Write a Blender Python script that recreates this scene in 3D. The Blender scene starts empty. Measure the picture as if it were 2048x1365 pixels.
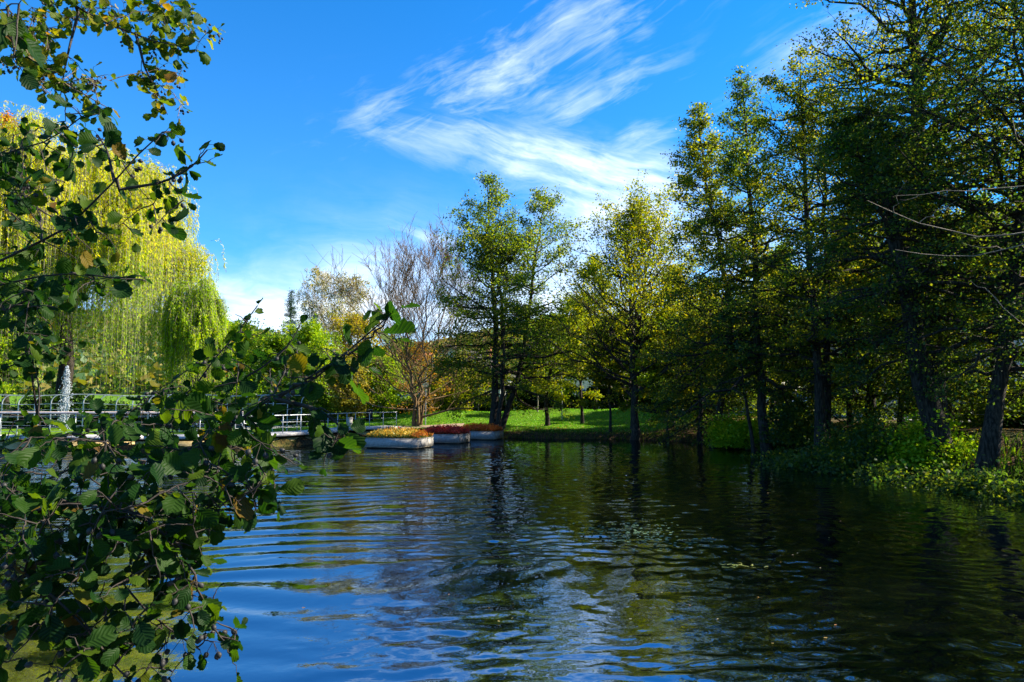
import bpy, math, numpy as np
from math import radians, sin, cos, pi
C = bpy.context.scene.collection
R0 = np.random.default_rng(7)

# ------------------------------------------------------------------ camera
H = 2.2; F = 1365.0
TH = math.atan(118 / F)
cam_d = bpy.data.cameras.new('camera'); cam_d.lens = 24; cam_d.sensor_width = 36
cam_d.clip_start = 0.05; cam_d.clip_end = 6000
cam = bpy.data.objects.new('camera', cam_d); C.objects.link(cam)
cam.location = (0, 0, H); cam.rotation_euler = (pi / 2 + TH, 0, 0)
bpy.context.scene.camera = cam

def W(px, py, Y):
    a = (px - 1024) / F; v = (682.5 - py) / F
    dy = cos(TH) - v * sin(TH); dz = sin(TH) + v * cos(TH)
    return np.array([a * Y / dy, Y, H + dz * Y / dy])
def G(px, py, z=0.0):
    a = (px - 1024) / F; v = (682.5 - py) / F
    dy = cos(TH) - v * sin(TH); dz = sin(TH) + v * cos(TH)
    s = (z - H) / dz
    return np.array([a * s, dy * s, z])

# ------------------------------------------------------------------ object helpers
def tag(o, label=None, cat=None, group=None, kind=None):
    if label: o['label'] = label
    if cat: o['category'] = cat
    if group: o['group'] = group
    if kind: o['kind'] = kind
    return o
def thing(name, label, cat, loc=(0, 0, 0), group=None, rz=0):
    o = bpy.data.objects.new(name, None); C.objects.link(o)
    o.location = [float(v) for v in loc]; o.rotation_euler = (0, 0, rz); o.empty_display_size = 0.3
    return tag(o, label, cat, group)
def mk(name, V, Q, mat, parent=None, attrs=None, uv=None, smooth=False, local=False):
    V = np.asarray(V, dtype=np.float64).reshape(-1, 3)
    if parent is not None and not local:
        lp = parent
        off = np.zeros(3)
        while lp is not None:
            off += np.array(lp.location); lp = lp.parent
        V = V - off
    me = bpy.data.meshes.new(name)
    me.vertices.add(len(V)); me.vertices.foreach_set('co', V.astype(np.float32).ravel())
    if isinstance(Q, list) and len(Q) and not isinstance(Q[0], np.ndarray):
        tot = [len(f) for f in Q]; flat = np.array([i for f in Q for i in f], dtype=np.int32)
        st = np.concatenate([[0], np.cumsum(tot)[:-1]]).astype(np.int32)
    else:
        Q = np.asarray(Q, dtype=np.int32); n, k = Q.shape
        flat = Q.ravel(); st = np.arange(0, n * k, k, dtype=np.int32)
    me.loops.add(len(flat)); me.loops.foreach_set('vertex_index', flat)
    me.polygons.add(len(st)); me.polygons.foreach_set('loop_start', st)
    if smooth: me.polygons.foreach_set('use_smooth', np.ones(len(st), dtype=bool))
    if attrs:
        for k_, a in attrs.items():
            at = me.attributes.new(k_, 'FLOAT', 'POINT'); at.data.foreach_set('value', np.asarray(a, dtype=np.float32))
    if uv is not None:
        l = me.uv_layers.new(name='UVMap'); l.data.foreach_set('uv', np.asarray(uv, dtype=np.float32)[flat].ravel())
    me.update(calc_edges=True); me.validate()
    if mat: me.materials.append(mat)
    o = bpy.data.objects.new(name, me); C.objects.link(o)
    if parent is not None: o.parent = parent
    return o

class Geo:
    def __init__(s): s.V = []; s.Q = []; s.A = []; s.n = 0
    def add(s, V, Q, a=None):
        V = np.asarray(V, float).reshape(-1, 3); s.V.append(V); s.Q.append(np.asarray(Q, int) + s.n); s.n += len(V)
        s.A.append(np.zeros(len(V)) if a is None else np.asarray(a, float))
    def build(s, name, mat, parent=None, smooth=False, **k):
        return mk(name, np.concatenate(s.V), np.concatenate(s.Q), mat, parent, attrs={'tint': np.concatenate(s.A)}, smooth=smooth, **k)
    def box(s, c, d, rz=0, a=None, ax=None):
        x, y, z = [v / 2 for v in d]
        P = np.array([[-x, -y, -z], [x, -y, -z], [x, y, -z], [-x, y, -z], [-x, -y, z], [x, -y, z], [x, y, z], [-x, y, z]])
        if ax is not None: P = P @ np.asarray(ax)
        P = P @ np.array([[cos(rz), sin(rz), 0], [-sin(rz), cos(rz), 0], [0, 0, 1]])
        s.add(P + np.asarray(c), [[0, 3, 2, 1], [4, 5, 6, 7], [0, 1, 5, 4], [1, 2, 6, 5], [2, 3, 7, 6], [3, 0, 4, 7]], None if a is None else np.full(8, a))
    def bar(s, a, b, r, k=6, r1=None):
        P = np.array([[a, b]], float); V, Q = tubes(P, np.array([r]), np.array([r if r1 is None else r1]), k); s.add(V, Q)
    def path(s, pts, r, k=6, r1=None):
        P = np.array([pts], float); V, Q = tubes(P, np.array([r]), np.array([r if r1 is None else r1]), k); s.add(V, Q)

def unit(v): return v / (np.linalg.norm(v, axis=-1, keepdims=True) + 1e-9)
def tubes(P, r0, r1, k=4, rad=None):
    M, n, _ = P.shape
    T = unit(np.gradient(P, axis=1))
    ref = np.where((np.abs(unit(P[:, -1] - P[:, 0])[:, 2:3]) > 0.75), np.array([[1., .2, 0]]), np.array([[0, 0, 1.]]))[:, None, :]
    U = unit(np.cross(T, np.broadcast_to(ref, T.shape))); Vv = np.cross(T, U)
    s = np.linspace(0, 1, n)
    r = r0[:, None] * (1 - s) + r1[:, None] * s if rad is None else rad
    a = np.arange(k) * 2 * pi / k
    ring = (P[:, :, None] + r[:, :, None, None] * (np.cos(a)[None, None, :, None] * U[:, :, None] + np.sin(a)[None, None, :, None] * Vv[:, :, None]))
    idx = np.arange(M * n * k).reshape(M, n, k)
    q = np.stack([idx[:, :-1, :], np.roll(idx[:, :-1, :], -1, 2), np.roll(idx[:, 1:, :], -1, 2), idx[:, 1:, :]], -1).reshape(-1, 4)
    return ring.reshape(-1, 3), q
def polyl(P0, D, L, n, curv, jit, rng):
    s = np.linspace(0, 1, n)
    P = P0[:, None] + D[:, None] * (L[:, None] * s[None])[..., None]
    P[..., 2] += (curv * L)[:, None] * s[None] ** 2
    w = rng.normal(size=P.shape) * (jit * L)[:, None, None] / n
    w[:, 0] = 0; P += np.cumsum(w, 1)
    return P
def at(P, idx, s):
    n = P.shape[1]; f = np.clip(s, 0, .9999) * (n - 1); i = f.astype(int); f = (f - i)[:, None]
    a = P[idx, i]; b = P[idx, i + 1]
    return a * (1 - f) + b * f, unit(b - a)
def leafq(Cn, size, rng, flat=0.6, asp=0.75, dirb=None, clump=None):
    n = len(Cn); sz = size * rng.uniform(.65, 1.25, n)[:, None]
    N = unit(rng.normal(size=(n, 3)) + np.array([0, 0, flat * 1.5]))
    D = rng.normal(size=(n, 3)) + (0 if dirb is None else np.asarray(dirb))
    D = unit(D - (D * N).sum(1, keepdims=True) * N); S = np.cross(N, D)
    V = np.stack([Cn, Cn + D * sz * .5 + S * sz * asp / 2 + N * sz * .08, Cn + D * sz, Cn + D * sz * .5 - S * sz * asp / 2 + N * sz * .08], 1)
    t = rng.uniform(0, 1, n) if clump is None else np.clip(.55 * rng.uniform(0, 1, n) + .45 * clump, 0, 1)
    return V.reshape(-1, 3), np.arange(n * 4).reshape(n, 4), np.repeat(t, 4)

# ------------------------------------------------------------------ materials
def newmat(name):
    m = bpy.data.materials.new(name); m.use_nodes = True; nt = m.node_tree; nt.nodes.clear()
    out = nt.nodes.new('ShaderNodeOutputMaterial'); return m, nt, out
def ramp(nt, cols, fac):
    r = nt.nodes.new('ShaderNodeValToRGB'); e = r.color_ramp.elements
    while len(e) < len(cols): e.new(.5)
    for i, c in enumerate(cols):
        e[i].position = c[0]; e[i].color = (*c[1], 1)
    nt.links.new(fac, r.inputs[0]); return r
def leafmat(name, cols, trans=.5, tcol=(3.2, 2.9, .5), gloss=.010):
    m, nt, out = newmat(name); N = nt.nodes; L = nt.links.new
    a = N.new('ShaderNodeAttribute'); a.attribute_name = 'tint'
    k = len(cols); r = ramp(nt, [(i / (k - 1) if k > 1 else 0, c) for i, c in enumerate(cols)], a.outputs['Fac'])
    d = N.new('ShaderNodeBsdfDiffuse'); L(r.outputs[0], d.inputs[0])
    mul = N.new('ShaderNodeMix'); mul.data_type = 'RGBA'; mul.blend_type = 'MULTIPLY'; mul.inputs[0].default_value = 1
    L(r.outputs[0], mul.inputs[6]); mul.inputs[7].default_value = (*tcol, 1)
    t = N.new('ShaderNodeBsdfTranslucent'); L(mul.outputs[2], t.inputs[0])
    mx = N.new('ShaderNodeMixShader'); mx.inputs[0].default_value = trans; L(d.outputs[0], mx.inputs[1]); L(t.outputs[0], mx.inputs[2])
    g = N.new('ShaderNodeBsdfGlossy'); g.inputs['Roughness'].default_value = .42; g.inputs[0].default_value = (.9, 1, .95, 1)
    m2 = N.new('ShaderNodeMixShader'); m2.inputs[0].default_value = gloss; L(mx.outputs[0], m2.inputs[1]); L(g.outputs[0], m2.inputs[2])
    L(m2.outputs[0], out.inputs[0]); return m
def pmat(name, c1, c2, scale=5, rough=.8, bump=.3, metal=0, stretch=(1, 1, 1), spec=.3, detail=6, pos=(.35, .65)):
    m, nt, out = newmat(name); N = nt.nodes; L = nt.links.new
    tc = N.new('ShaderNodeTexCoord'); mp = N.new('ShaderNodeMapping'); mp.inputs['Scale'].default_value = stretch
    L(tc.outputs['Object'], mp.inputs[0])
    n = N.new('ShaderNodeTexNoise'); n.inputs['Scale'].default_value = scale; n.inputs['Detail'].default_value = detail; n.inputs['Roughness'].default_value = .65
    L(mp.outputs[0], n.inputs[0])
    r = ramp(nt, [(pos[0], c1), (pos[1], c2)], n.outputs[0])
    b = N.new('ShaderNodeBsdfPrincipled'); b.inputs['Roughness'].default_value = rough; b.inputs['Metallic'].default_value = metal
    b.inputs['Specular IOR Level'].default_value = spec
    L(r.outputs[0], b.inputs['Base Color'])
    if bump:
        bp = N.new('ShaderNodeBump'); bp.inputs['Strength'].default_value = bump; bp.inputs['Distance'].default_value = .05
        L(n.outputs[0], bp.inputs['Height']); L(bp.outputs[0], b.inputs['Normal'])
    L(b.outputs[0], out.inputs[0]); return m

M = {}
M['bark'] = pmat('bark', (.008, .007, .005), (.06, .047, .036), 5, .95, 1.0, stretch=(4, 4, .7), pos=(.42, .62))
M['bark_brown'] = pmat('bark_brown', (.07, .045, .02), (.2, .13, .06), 6, .9, .6, stretch=(3, 3, .6))
M['bark_pale'] = pmat('bark_pale', (.16, .14, .11), (.3, .27, .2), 6, .9, .3, stretch=(3, 3, .6))
M['birch'] = pmat('birch', (.05, .045, .04), (.72, .7, .65), 3, .7, .2, stretch=(1, 1, 4), pos=(.33, .4))
M['twig'] = pmat('twig', (.016, .012, .010), (.045, .034, .028), 30, .7, .3)
M['twig_lit'] = pmat('twig_lit', (.12, .085, .055), (.26, .19, .13), 30, .7, .3)  # paler copy of twig, sunlight put into the colour
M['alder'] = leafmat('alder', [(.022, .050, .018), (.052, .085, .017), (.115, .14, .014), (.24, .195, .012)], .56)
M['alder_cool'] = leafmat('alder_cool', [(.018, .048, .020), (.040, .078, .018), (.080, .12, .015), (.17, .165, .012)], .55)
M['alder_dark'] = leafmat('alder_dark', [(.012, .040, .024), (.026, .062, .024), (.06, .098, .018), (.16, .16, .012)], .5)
M['alder_gold'] = leafmat('alder_gold', [(.06, .12, .01), (.12, .18, .01), (.22, .25, .01), (.34, .28, .01)], .5, tcol=(2.2, 2.0, .4))
M['hornbeam'] = leafmat('hornbeam', [(.06, .11, .008), (.12, .17, .008), (.22, .24, .008), (.36, .29, .008)], .5, tcol=(2.2, 2.0, .4))
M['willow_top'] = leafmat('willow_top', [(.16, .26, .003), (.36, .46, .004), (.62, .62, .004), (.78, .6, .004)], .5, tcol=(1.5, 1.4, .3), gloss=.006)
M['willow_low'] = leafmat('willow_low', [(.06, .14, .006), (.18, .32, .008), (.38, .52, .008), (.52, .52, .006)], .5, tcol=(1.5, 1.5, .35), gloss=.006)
M['orange'] = leafmat('orange', [(.14, .13, .015), (.35, .22, .015), (.5, .22, .02), (.42, .12, .02)], .45, tcol=(1.4, 1.35, .4))
M['yellow_leaf'] = leafmat('yellow_leaf', [(.1, .16, .01), (.25, .26, .01), (.45, .36, .01), (.55, .36, .01)], .48, tcol=(1.4, 1.35, .4))
M['lime_leaf'] = leafmat('lime_leaf', [(.07, .17, .01), (.16, .3, .01), (.3, .42, .012), (.44, .44, .01)], .45, tcol=(1.4, 1.35, .4))
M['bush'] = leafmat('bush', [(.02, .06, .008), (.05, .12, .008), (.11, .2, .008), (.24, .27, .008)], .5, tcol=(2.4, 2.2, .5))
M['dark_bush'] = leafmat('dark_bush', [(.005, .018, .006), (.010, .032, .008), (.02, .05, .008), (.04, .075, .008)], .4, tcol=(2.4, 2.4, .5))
M['birch_leaf'] = leafmat('birch_leaf', [(.12, .15, .03), (.2, .22, .04), (.32, .27, .03), (.38, .26, .02)], .45, tcol=(1.4, 1.35, .4))
M['spruce'] = leafmat('spruce', [(.02, .05, .04), (.04, .09, .07), (.07, .14, .11)], .1, gloss=.03)
M['redtree'] = leafmat('redtree', [(.12, .05, .03), (.2, .07, .03), (.3, .12, .03), (.16, .14, .03)], .4)
M['grassblade'] = leafmat('grassblade', [(.035, .12, .004), (.08, .23, .006), (.15, .34, .008), (.26, .38, .01)], .4, tcol=(1.2, 1.5, .4), gloss=.02)
M['darkblade'] = leafmat('darkblade', [(.01, .035, .005), (.02, .055, .006), (.04, .085, .006), (.08, .11, .01)], .4)
M['concrete'] = pmat('concrete', (.2, .19, .185), (.4, .385, .375), 9, .85, .3, pos=(.3, .7))
M['wallstone'] = pmat('wallstone', (.34, .24, .1), (.6, .46, .22), 4, .9, .3, stretch=(1, 1, 3))
M['darkwall'] = pmat('darkwall', (.1, .09, .07), (.26, .22, .16), 3, .9, .3, stretch=(1, 1, 3))
M['deck'] = pmat('deck', (.34, .33, .33), (.52, .5, .5), 6, .7, .2)
M['metal'] = pmat('metal', (.3, .33, .36), (.46, .48, .5), 8, .4, .05, metal=.5)
M['handrail'] = pmat('handrail', (.55, .42, .36), (.8, .66, .58), 8, .5, .1)
M['plaster'] = pmat('plaster', (.66, .64, .6), (.82, .8, .76), 3, .9, .1)
M['plaster_warm'] = pmat('plaster_warm', (.6, .48, .36), (.75, .62, .48), 3, .9, .1)
M['rooftile'] = pmat('rooftile', (.3, .09, .05), (.45, .16, .09), 8, .8, .5, stretch=(1, 1, 6))
M['roofgrey'] = pmat('roofgrey', (.05, .045, .045), (.1, .09, .09), 8, .8, .5, stretch=(1, 1, 6))
M['glass'] = pmat('glass', (.02, .03, .04), (.05, .06, .08), 1, .08, 0, spec=.8)
M['asphalt'] = pmat('asphalt', (.16, .15, .14), (.26, .25, .24), 12, .9, .2)
M['path'] = pmat('path', (.2, .13, .09), (.34, .24, .18), 9, .95, .3)
M['carwhite'] = pmat('carwhite', (.72, .73, .75), (.8, .8, .8), 2, .25, 0, spec=.6)
M['carblue'] = pmat('carblue', (.35, .5, .65), (.42, .58, .72), 2, .2, 0, spec=.6)
M['cardark'] = pmat('cardark', (.03, .035, .05), (.05, .055, .07), 2, .2, 0, spec=.6)
M['black'] = pmat('black', (.012, .012, .012), (.03, .03, .03), 9, .6, .1)
M['lamp_red'] = pmat('lamp_red', (.5, .02, .01), (.6, .04, .02), 9, .3, 0)
M['soil'] = pmat('soil', (.02, .014, .01), (.05, .035, .02), 20, .95, .5)
M['stump'] = pmat('stump', (.06, .045, .03), (.2, .15, .1), 10, .9, .8, stretch=(2, 2, .5))
M['flower_mix'] = leafmat('flower_mix', [(.06, .13, .02), (.12, .2, .03), (.55, .42, .06), (.75, .4, .04), (.7, .12, .02)], .35, tcol=(1, 1, .8), gloss=.02)
M['flower_red'] = leafmat('flower_red', [(.05, .1, .02), (.3, .03, .015), (.5, .04, .02), (.62, .06, .03), (.34, .02, .03)], .35, tcol=(1.2, .8, .7), gloss=.02)
M['flower_orange'] = leafmat('flower_orange', [(.1, .14, .02), (.65, .09, .015), (.85, .16, .02), (.9, .28, .03), (.85, .08, .03)], .35, tcol=(1.1, .9, .7), gloss=.02)
M['floatleaf'] = leafmat('floatleaf', [(.3, .32, .04), (.5, .48, .08), (.6, .5, .12)], .1, gloss=.1)
M['pad'] = leafmat('pad', [(.04, .09, .04), (.08, .15, .06), (.14, .2, .06)], .05, gloss=.15)
M['fallen'] = leafmat('fallen', [(.35, .2, .05), (.5, .35, .08), (.3, .12, .04), (.45, .4, .2)], .1, gloss=.08)

def alderleaf_mat(name, cols, trans, tcol):
    m, nt, out = newmat(name); N = nt.nodes; L = nt.links.new
    a = N.new('ShaderNodeAttribute'); a.attribute_name = 'tint'
    r = ramp(nt, cols, a.outputs['Fac'])
    uv = N.new('ShaderNodeUVMap'); sp = N.new('ShaderNodeSeparateXYZ'); L(uv.outputs[0], sp.inputs[0])
    def mth(op, x, y=None):
        n = N.new('ShaderNodeMath'); n.operation = op
        for i, v in enumerate((x, y)):
            if v is None: continue
            if isinstance(v, (int, float)): n.inputs[i].default_value = v
            else: L(v, n.inputs[i])
        return n.outputs[0]
    av = mth('ABSOLUTE', sp.outputs[0])
    ph = mth('MULTIPLY', mth('SUBTRACT', sp.outputs[1], mth('MULTIPLY', av, .28)), 44.0)
    rib = mth('POWER', mth('ADD', mth('MULTIPLY', mth('COSINE', ph), .5), .5), 5.0)
    mid = mth('LESS_THAN', av, .045)
    vein = mth('MAXIMUM', rib, mid)
    mixc = N.new('ShaderNodeMix'); mixc.data_type = 'RGBA'; mixc.blend_type = 'MIX'
    L(mth('MULTIPLY', vein, .2), mixc.inputs[0]); L(r.outputs[0], mixc.inputs[6]); mixc.inputs[7].default_value = (.06, .13, .025, 1)
    bp = N.new('ShaderNodeBump'); bp.inputs['Strength'].default_value = .22; bp.inputs['Distance'].default_value = .003; L(mth('COSINE', ph), bp.inputs['Height'])
    d = N.new('ShaderNodeBsdfPrincipled'); L(mixc.outputs[2], d.inputs['Base Color']); d.inputs['Roughness'].default_value = .5
    d.inputs['Specular IOR Level'].default_value = .12; L(bp.outputs[0], d.inputs['Normal'])
    mul = N.new('ShaderNodeMix'); mul.data_type = 'RGBA'; mul.blend_type = 'MULTIPLY'; mul.inputs[0].default_value = 1
    L(mixc.outputs[2], mul.inputs[6]); mul.inputs[7].default_value = (*tcol, 1)
    t = N.new('ShaderNodeBsdfTranslucent'); L(mul.outputs[2], t.inputs[0]); L(bp.outputs[0], t.inputs['Normal'])
    mx = N.new('ShaderNodeMixShader'); mx.inputs[0].default_value = trans; L(d.outputs[0], mx.inputs[1]); L(t.outputs[0], mx.inputs[2])
    L(mx.outputs[0], out.inputs[0]); return m
M['near_leaf'] = alderleaf_mat('near_leaf', [(0, (.004, .022, .007)), (.4, (.009, .036, .006)), (.75, (.024, .062, .005)), (.95, (.06, .1, .006)), (.98, (.14, .1, .01)), (1, (.1, .045, .015))], .48, (2.0, 1.9, .35))  # bright stops put sunlit leaves into the colour; last stops are autumn brown
M['high_leaf_lit'] = alderleaf_mat('high_leaf_lit', [(0, (.02, .06, .006)), (.4, (.05, .09, .006)), (.8, (.1, .13, .008)), (.95, (.17, .15, .01)), (1, (.18, .09, .02))], .5, (2.6, 2.2, .4))  # lighter copy of the leaf, with sunlight on the high boughs in its colour

# ------------------------------------------------------------------ world
SUN_AZ, SUN_EL = radians(79), radians(36)
sc = bpy.context.scene
w = bpy.data.worlds.new('World'); sc.world = w; w.use_nodes = True
nt = w.node_tree; nt.nodes.clear(); N = nt.nodes; L = nt.links.new
def mth(op, *v):
    n = N.new('ShaderNodeMath'); n.operation = op
    for i, x in enumerate(v):
        if isinstance(x, (int, float)): n.inputs[i].default_value = x
        else: L(x, n.inputs[i])
    return n.outputs[0]
sky = N.new('ShaderNodeTexSky'); sky.sky_type = 'NISHITA'; sky.sun_disc = False
sky.sun_elevation = SUN_EL; sky.sun_rotation = SUN_AZ; sky.altitude = 300; sky.air_density = 1.0; sky.dust_density = .35; sky.ozone_density = 2.2
hs = N.new('ShaderNodeHueSaturation'); hs.inputs['Saturation'].default_value = 1.25; hs.inputs['Hue'].default_value = .495; hs.inputs['Value'].default_value = 1.0
tint_ = N.new('ShaderNodeMix'); tint_.data_type = 'RGBA'; tint_.blend_type = 'MULTIPLY'; tint_.inputs[0].default_value = 1; L(sky.outputs[0], tint_.inputs[6]); tint_.inputs[7].default_value = (.5, .82, 1.27, 1); L(tint_.outputs[2], hs.inputs['Color'])
tc = N.new('ShaderNodeTexCoord'); sp = N.new('ShaderNodeSeparateXYZ'); L(tc.outputs['Generated'], sp.inputs[0])
azn = mth('ARCTAN2', sp.outputs[0], sp.outputs[1]); eln = mth('ARCSINE', sp.outputs[2])
def azel(px, py):
    a = (px - 1024) / F; v = (682.5 - py) / F
    d = np.array([a, cos(TH) - v * sin(TH), sin(TH) + v * cos(TH)]); d /= np.linalg.norm(d)
    return math.atan2(d[0], d[1]), math.asin(d[2])
wcomb = N.new('ShaderNodeCombineXYZ'); L(azn, wcomb.inputs[0]); L(eln, wcomb.inputs[1])
warp = N.new('ShaderNodeTexNoise'); warp.inputs['Scale'].default_value = 3.0; warp.inputs['Detail'].default_value = 4; L(wcomb.outputs[0], warp.inputs[0])
wsep = N.new('ShaderNodeSeparateColor'); L(warp.outputs['Color'], wsep.inputs[0])
azw = mth('ADD', azn, mth('MULTIPLY', mth('SUBTRACT', wsep.outputs[0], .5), .22))
elw = mth('ADD', eln, mth('MULTIPLY', mth('SUBTRACT', wsep.outputs[1], .5), .16))
def cloud(px, py, rx, ry, ang, amp, sang, sx=2.4, sy=11.0, seed=0, thr=.42):
    a0, e0 = azel(px, py); k = 1 / F
    ca, sa = cos(ang), sin(ang)
    da = mth('SUBTRACT', azw, a0); de = mth('SUBTRACT', elw, e0)
    u = mth('DIVIDE', mth('ADD', mth('MULTIPLY', da, ca), mth('MULTIPLY', de, sa)), rx * k)
    v = mth('DIVIDE', mth('SUBTRACT', mth('MULTIPLY', de, ca), mth('MULTIPLY', da, sa)), ry * k)
    rr = mth('ADD', mth('MULTIPLY', u, u), mth('MULTIPLY', v, v))
    mask = mth('POWER', 2.718, mth('MULTIPLY', rr, -1.3))
    cs, ss = cos(sang), sin(sang)
    uu = mth('MULTIPLY', mth('ADD', mth('MULTIPLY', azw, cs), mth('MULTIPLY', elw, ss)), sx)
    vv = mth('MULTIPLY', mth('SUBTRACT', mth('MULTIPLY', elw2, cs), mth('MULTIPLY', azw2, ss)), sy)
    def nz_(f1, f2, sc_, det, rgh, dist, off):
        cb = N.new('ShaderNodeCombineXYZ'); L(mth('MULTIPLY', uu, f1), cb.inputs[0]); L(mth('MULTIPLY', vv, f2), cb.inputs[1]); cb.inputs[2].default_value = seed + off
        n = N.new('ShaderNodeTexNoise'); n.inputs['Scale'].default_value = sc_; n.inputs['Detail'].default_value = det; n.inputs['Roughness'].default_value = rgh; n.inputs['Distortion'].default_value = dist
        L(cb.outputs[0], n.inputs[0]); return n.outputs[0]
    a = nz_(1, 1, 1.5, 8, .6, .7, 0); b = nz_(2.2, 2.4, 2.6, 7, .62, .5, .5); c = nz_(3.5, .5, 1.2, 4, .5, .3, .8)
    nn = mth('ADD', mth('ADD', mth('MULTIPLY', a, .45), mth('MULTIPLY', b, .3)), mth('MULTIPLY', c, .25))
    f = mth('MAXIMUM', mth('MULTIPLY', mth('ADD', mth('SUBTRACT', nn, thr + .07), mth('MULTIPLY', mth('SUBTRACT', mask, .5), .16)), 3.6), 0.0)
    return mth('MULTIPLY', mth('MULTIPLY', mth('POWER', mth('MINIMUM', f, 1.0), 1.25), mth('MINIMUM', mth('MULTIPLY', mask, 1.5), 1.0)), amp)
azw2 = mth('ADD', azn, mth('MULTIPLY', mth('SUBTRACT', wsep.outputs[2], .5), .10)); elw2 = mth('ADD', eln, mth('MULTIPLY', mth('SUBTRACT', wsep.outputs[1], .5), .09))
cl = [cloud(930, 190, 300, 85, radians(20), .85, radians(24), seed=1),
      cloud(1120, 70, 300, 80, radians(18), .7, radians(24), seed=2),
      cloud(1200, 190, 160, 60, radians(18), .75, radians(20), seed=3),
      cloud(1150, 345, 300, 62, radians(-10), .95, radians(-14), seed=4, thr=.36),
      cloud(1280, 430, 260, 90, radians(-8), .9, radians(-10), seed=9, thr=.34),
      cloud(860, 320, 150, 50, radians(-14), .4, radians(-16), seed=5, thr=.40),
      cloud(1310, 285, 80, 30, radians(10), .8, radians(15), seed=6, thr=.36),
      cloud(840, 475, 90, 22, radians(-8), .6, radians(-8), seed=7, thr=.38),
      cloud(1680, 90, 260, 80, radians(12), .5, radians(15), seed=10),
      cloud(520, 610, 380, 80, radians(-4), .8, radians(-4), sy=7, seed=8, thr=.26),
      cloud(1150, 600, 560, 140, 0, .8, radians(-4), sy=7, seed=11, thr=.28)]
# cirrus elsewhere in the sky, seen from other sides and in the water
gn = N.new('ShaderNodeTexNoise'); gn.inputs['Scale'].default_value = 1.0; gn.inputs['Detail'].default_value = 8
gc = N.new('ShaderNodeCombineXYZ'); L(mth('MULTIPLY', azw, 2.0), gc.inputs[0]); L(mth('MULTIPLY', elw, 9.0), gc.inputs[1]); L(gc.outputs[0], gn.inputs[0])
behind = mth('GREATER_THAN', mth('ABSOLUTE', azn), .8)
cl.append(mth('MULTIPLY', mth('MAXIMUM', mth('MULTIPLY', mth('SUBTRACT', gn.outputs[0], .5), 2.5), 0.0), behind))
tot = cl[0]
for c_ in cl[1:]: tot = mth('ADD', tot, c_)
tot = mth('MINIMUM', tot, .92)
mixc = N.new('ShaderNodeMix'); mixc.data_type = 'RGBA'; L(tot, mixc.inputs[0]); hz = N.new('ShaderNodeMix'); hz.data_type = 'RGBA'; L(mth('MULTIPLY', mth('POWER', 2.718, mth('MULTIPLY', mth('MAXIMUM', eln, 0.0), -4.5)), .42), hz.inputs[0]); L(hs.outputs[0], hz.inputs[6]); hz.inputs[7].default_value = (3.4, 5.4, 7.2, 1)
L(hz.outputs[2], mixc.inputs[6]); mixc.inputs[7].default_value = (6.6, 7.3, 8.2, 1)
bg = N.new('ShaderNodeBackground'); bg.inputs['Strength'].default_value = .07; L(mixc.outputs[2], bg.inputs[0])
wo = N.new('ShaderNodeOutputWorld'); L(bg.outputs[0], wo.inputs[0])
sun_d = bpy.data.lights.new('sun', 'SUN'); sun_d.energy = 5.0; sun_d.angle = radians(.6); sun_d.color = (1, .9, .72)
sun = bpy.data.objects.new('sun', sun_d); C.objects.link(sun)
sun.rotation_euler = (pi / 2 - SUN_EL, 0, pi - SUN_AZ); sun.location = (60, 0, 40)
sc.view_settings.view_transform = 'Standard'; sc.view_settings.look = 'None'; sc.view_settings.exposure = 1.68; sc.view_settings.gamma = 1
sc.cycles.max_bounces = 5; sc.cycles.diffuse_bounces = 2; sc.cycles.glossy_bounces = 2; sc.cycles.transmission_bounces = 2; sc.cycles.caustics_reflective = False; sc.cycles.caustics_refractive = False

# ------------------------------------------------------------------ terrain
SH = np.array([(-60, 28), (-22.5, 30), (-16, 30.2), (-11.9, 31), (-9.6, 35), (-8.6, 39.5), (-7, 42), (-3.8, 42), (-.7, 40), (2.5, 39), (6.3, 38.5), (9.4, 36.2), (10.2, 31), (11.3, 26.8),
               (11.7, 24), (12.3, 21.4), (12.3, 19.4), (12.9, 17), (13.3, 10), (13, 4), (10, .4), (4, 1.9), (0, 1.7), (-4, 2.2), (-12, 3), (-24, 8), (-38, 16), (-60, 20)], float)
def sdf(x, y):
    P = np.stack([x, y], -1); best = np.full(x.shape, 1e9); inside = np.zeros(x.shape, bool)
    for i in range(len(SH)):
        a, b = SH[i], SH[(i + 1) % len(SH)]; ab = b - a
        t = np.clip(((P - a) @ ab) / (ab @ ab), 0, 1)
        d = np.hypot(x - a[0] - t * ab[0], y - a[1] - t * ab[1]); best = np.minimum(best, d)
        c = ((a[1] > y) != (b[1] > y)) & (x < (b[0] - a[0]) * (y - a[1]) / (b[1] - a[1] + 1e-12) + a[0]); inside ^= c
    return np.where(inside, -best, best)
def sst(a, b, x): t = np.clip((x - a) / (b - a), 0, 1); return t * t * (3 - 2 * t)
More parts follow.
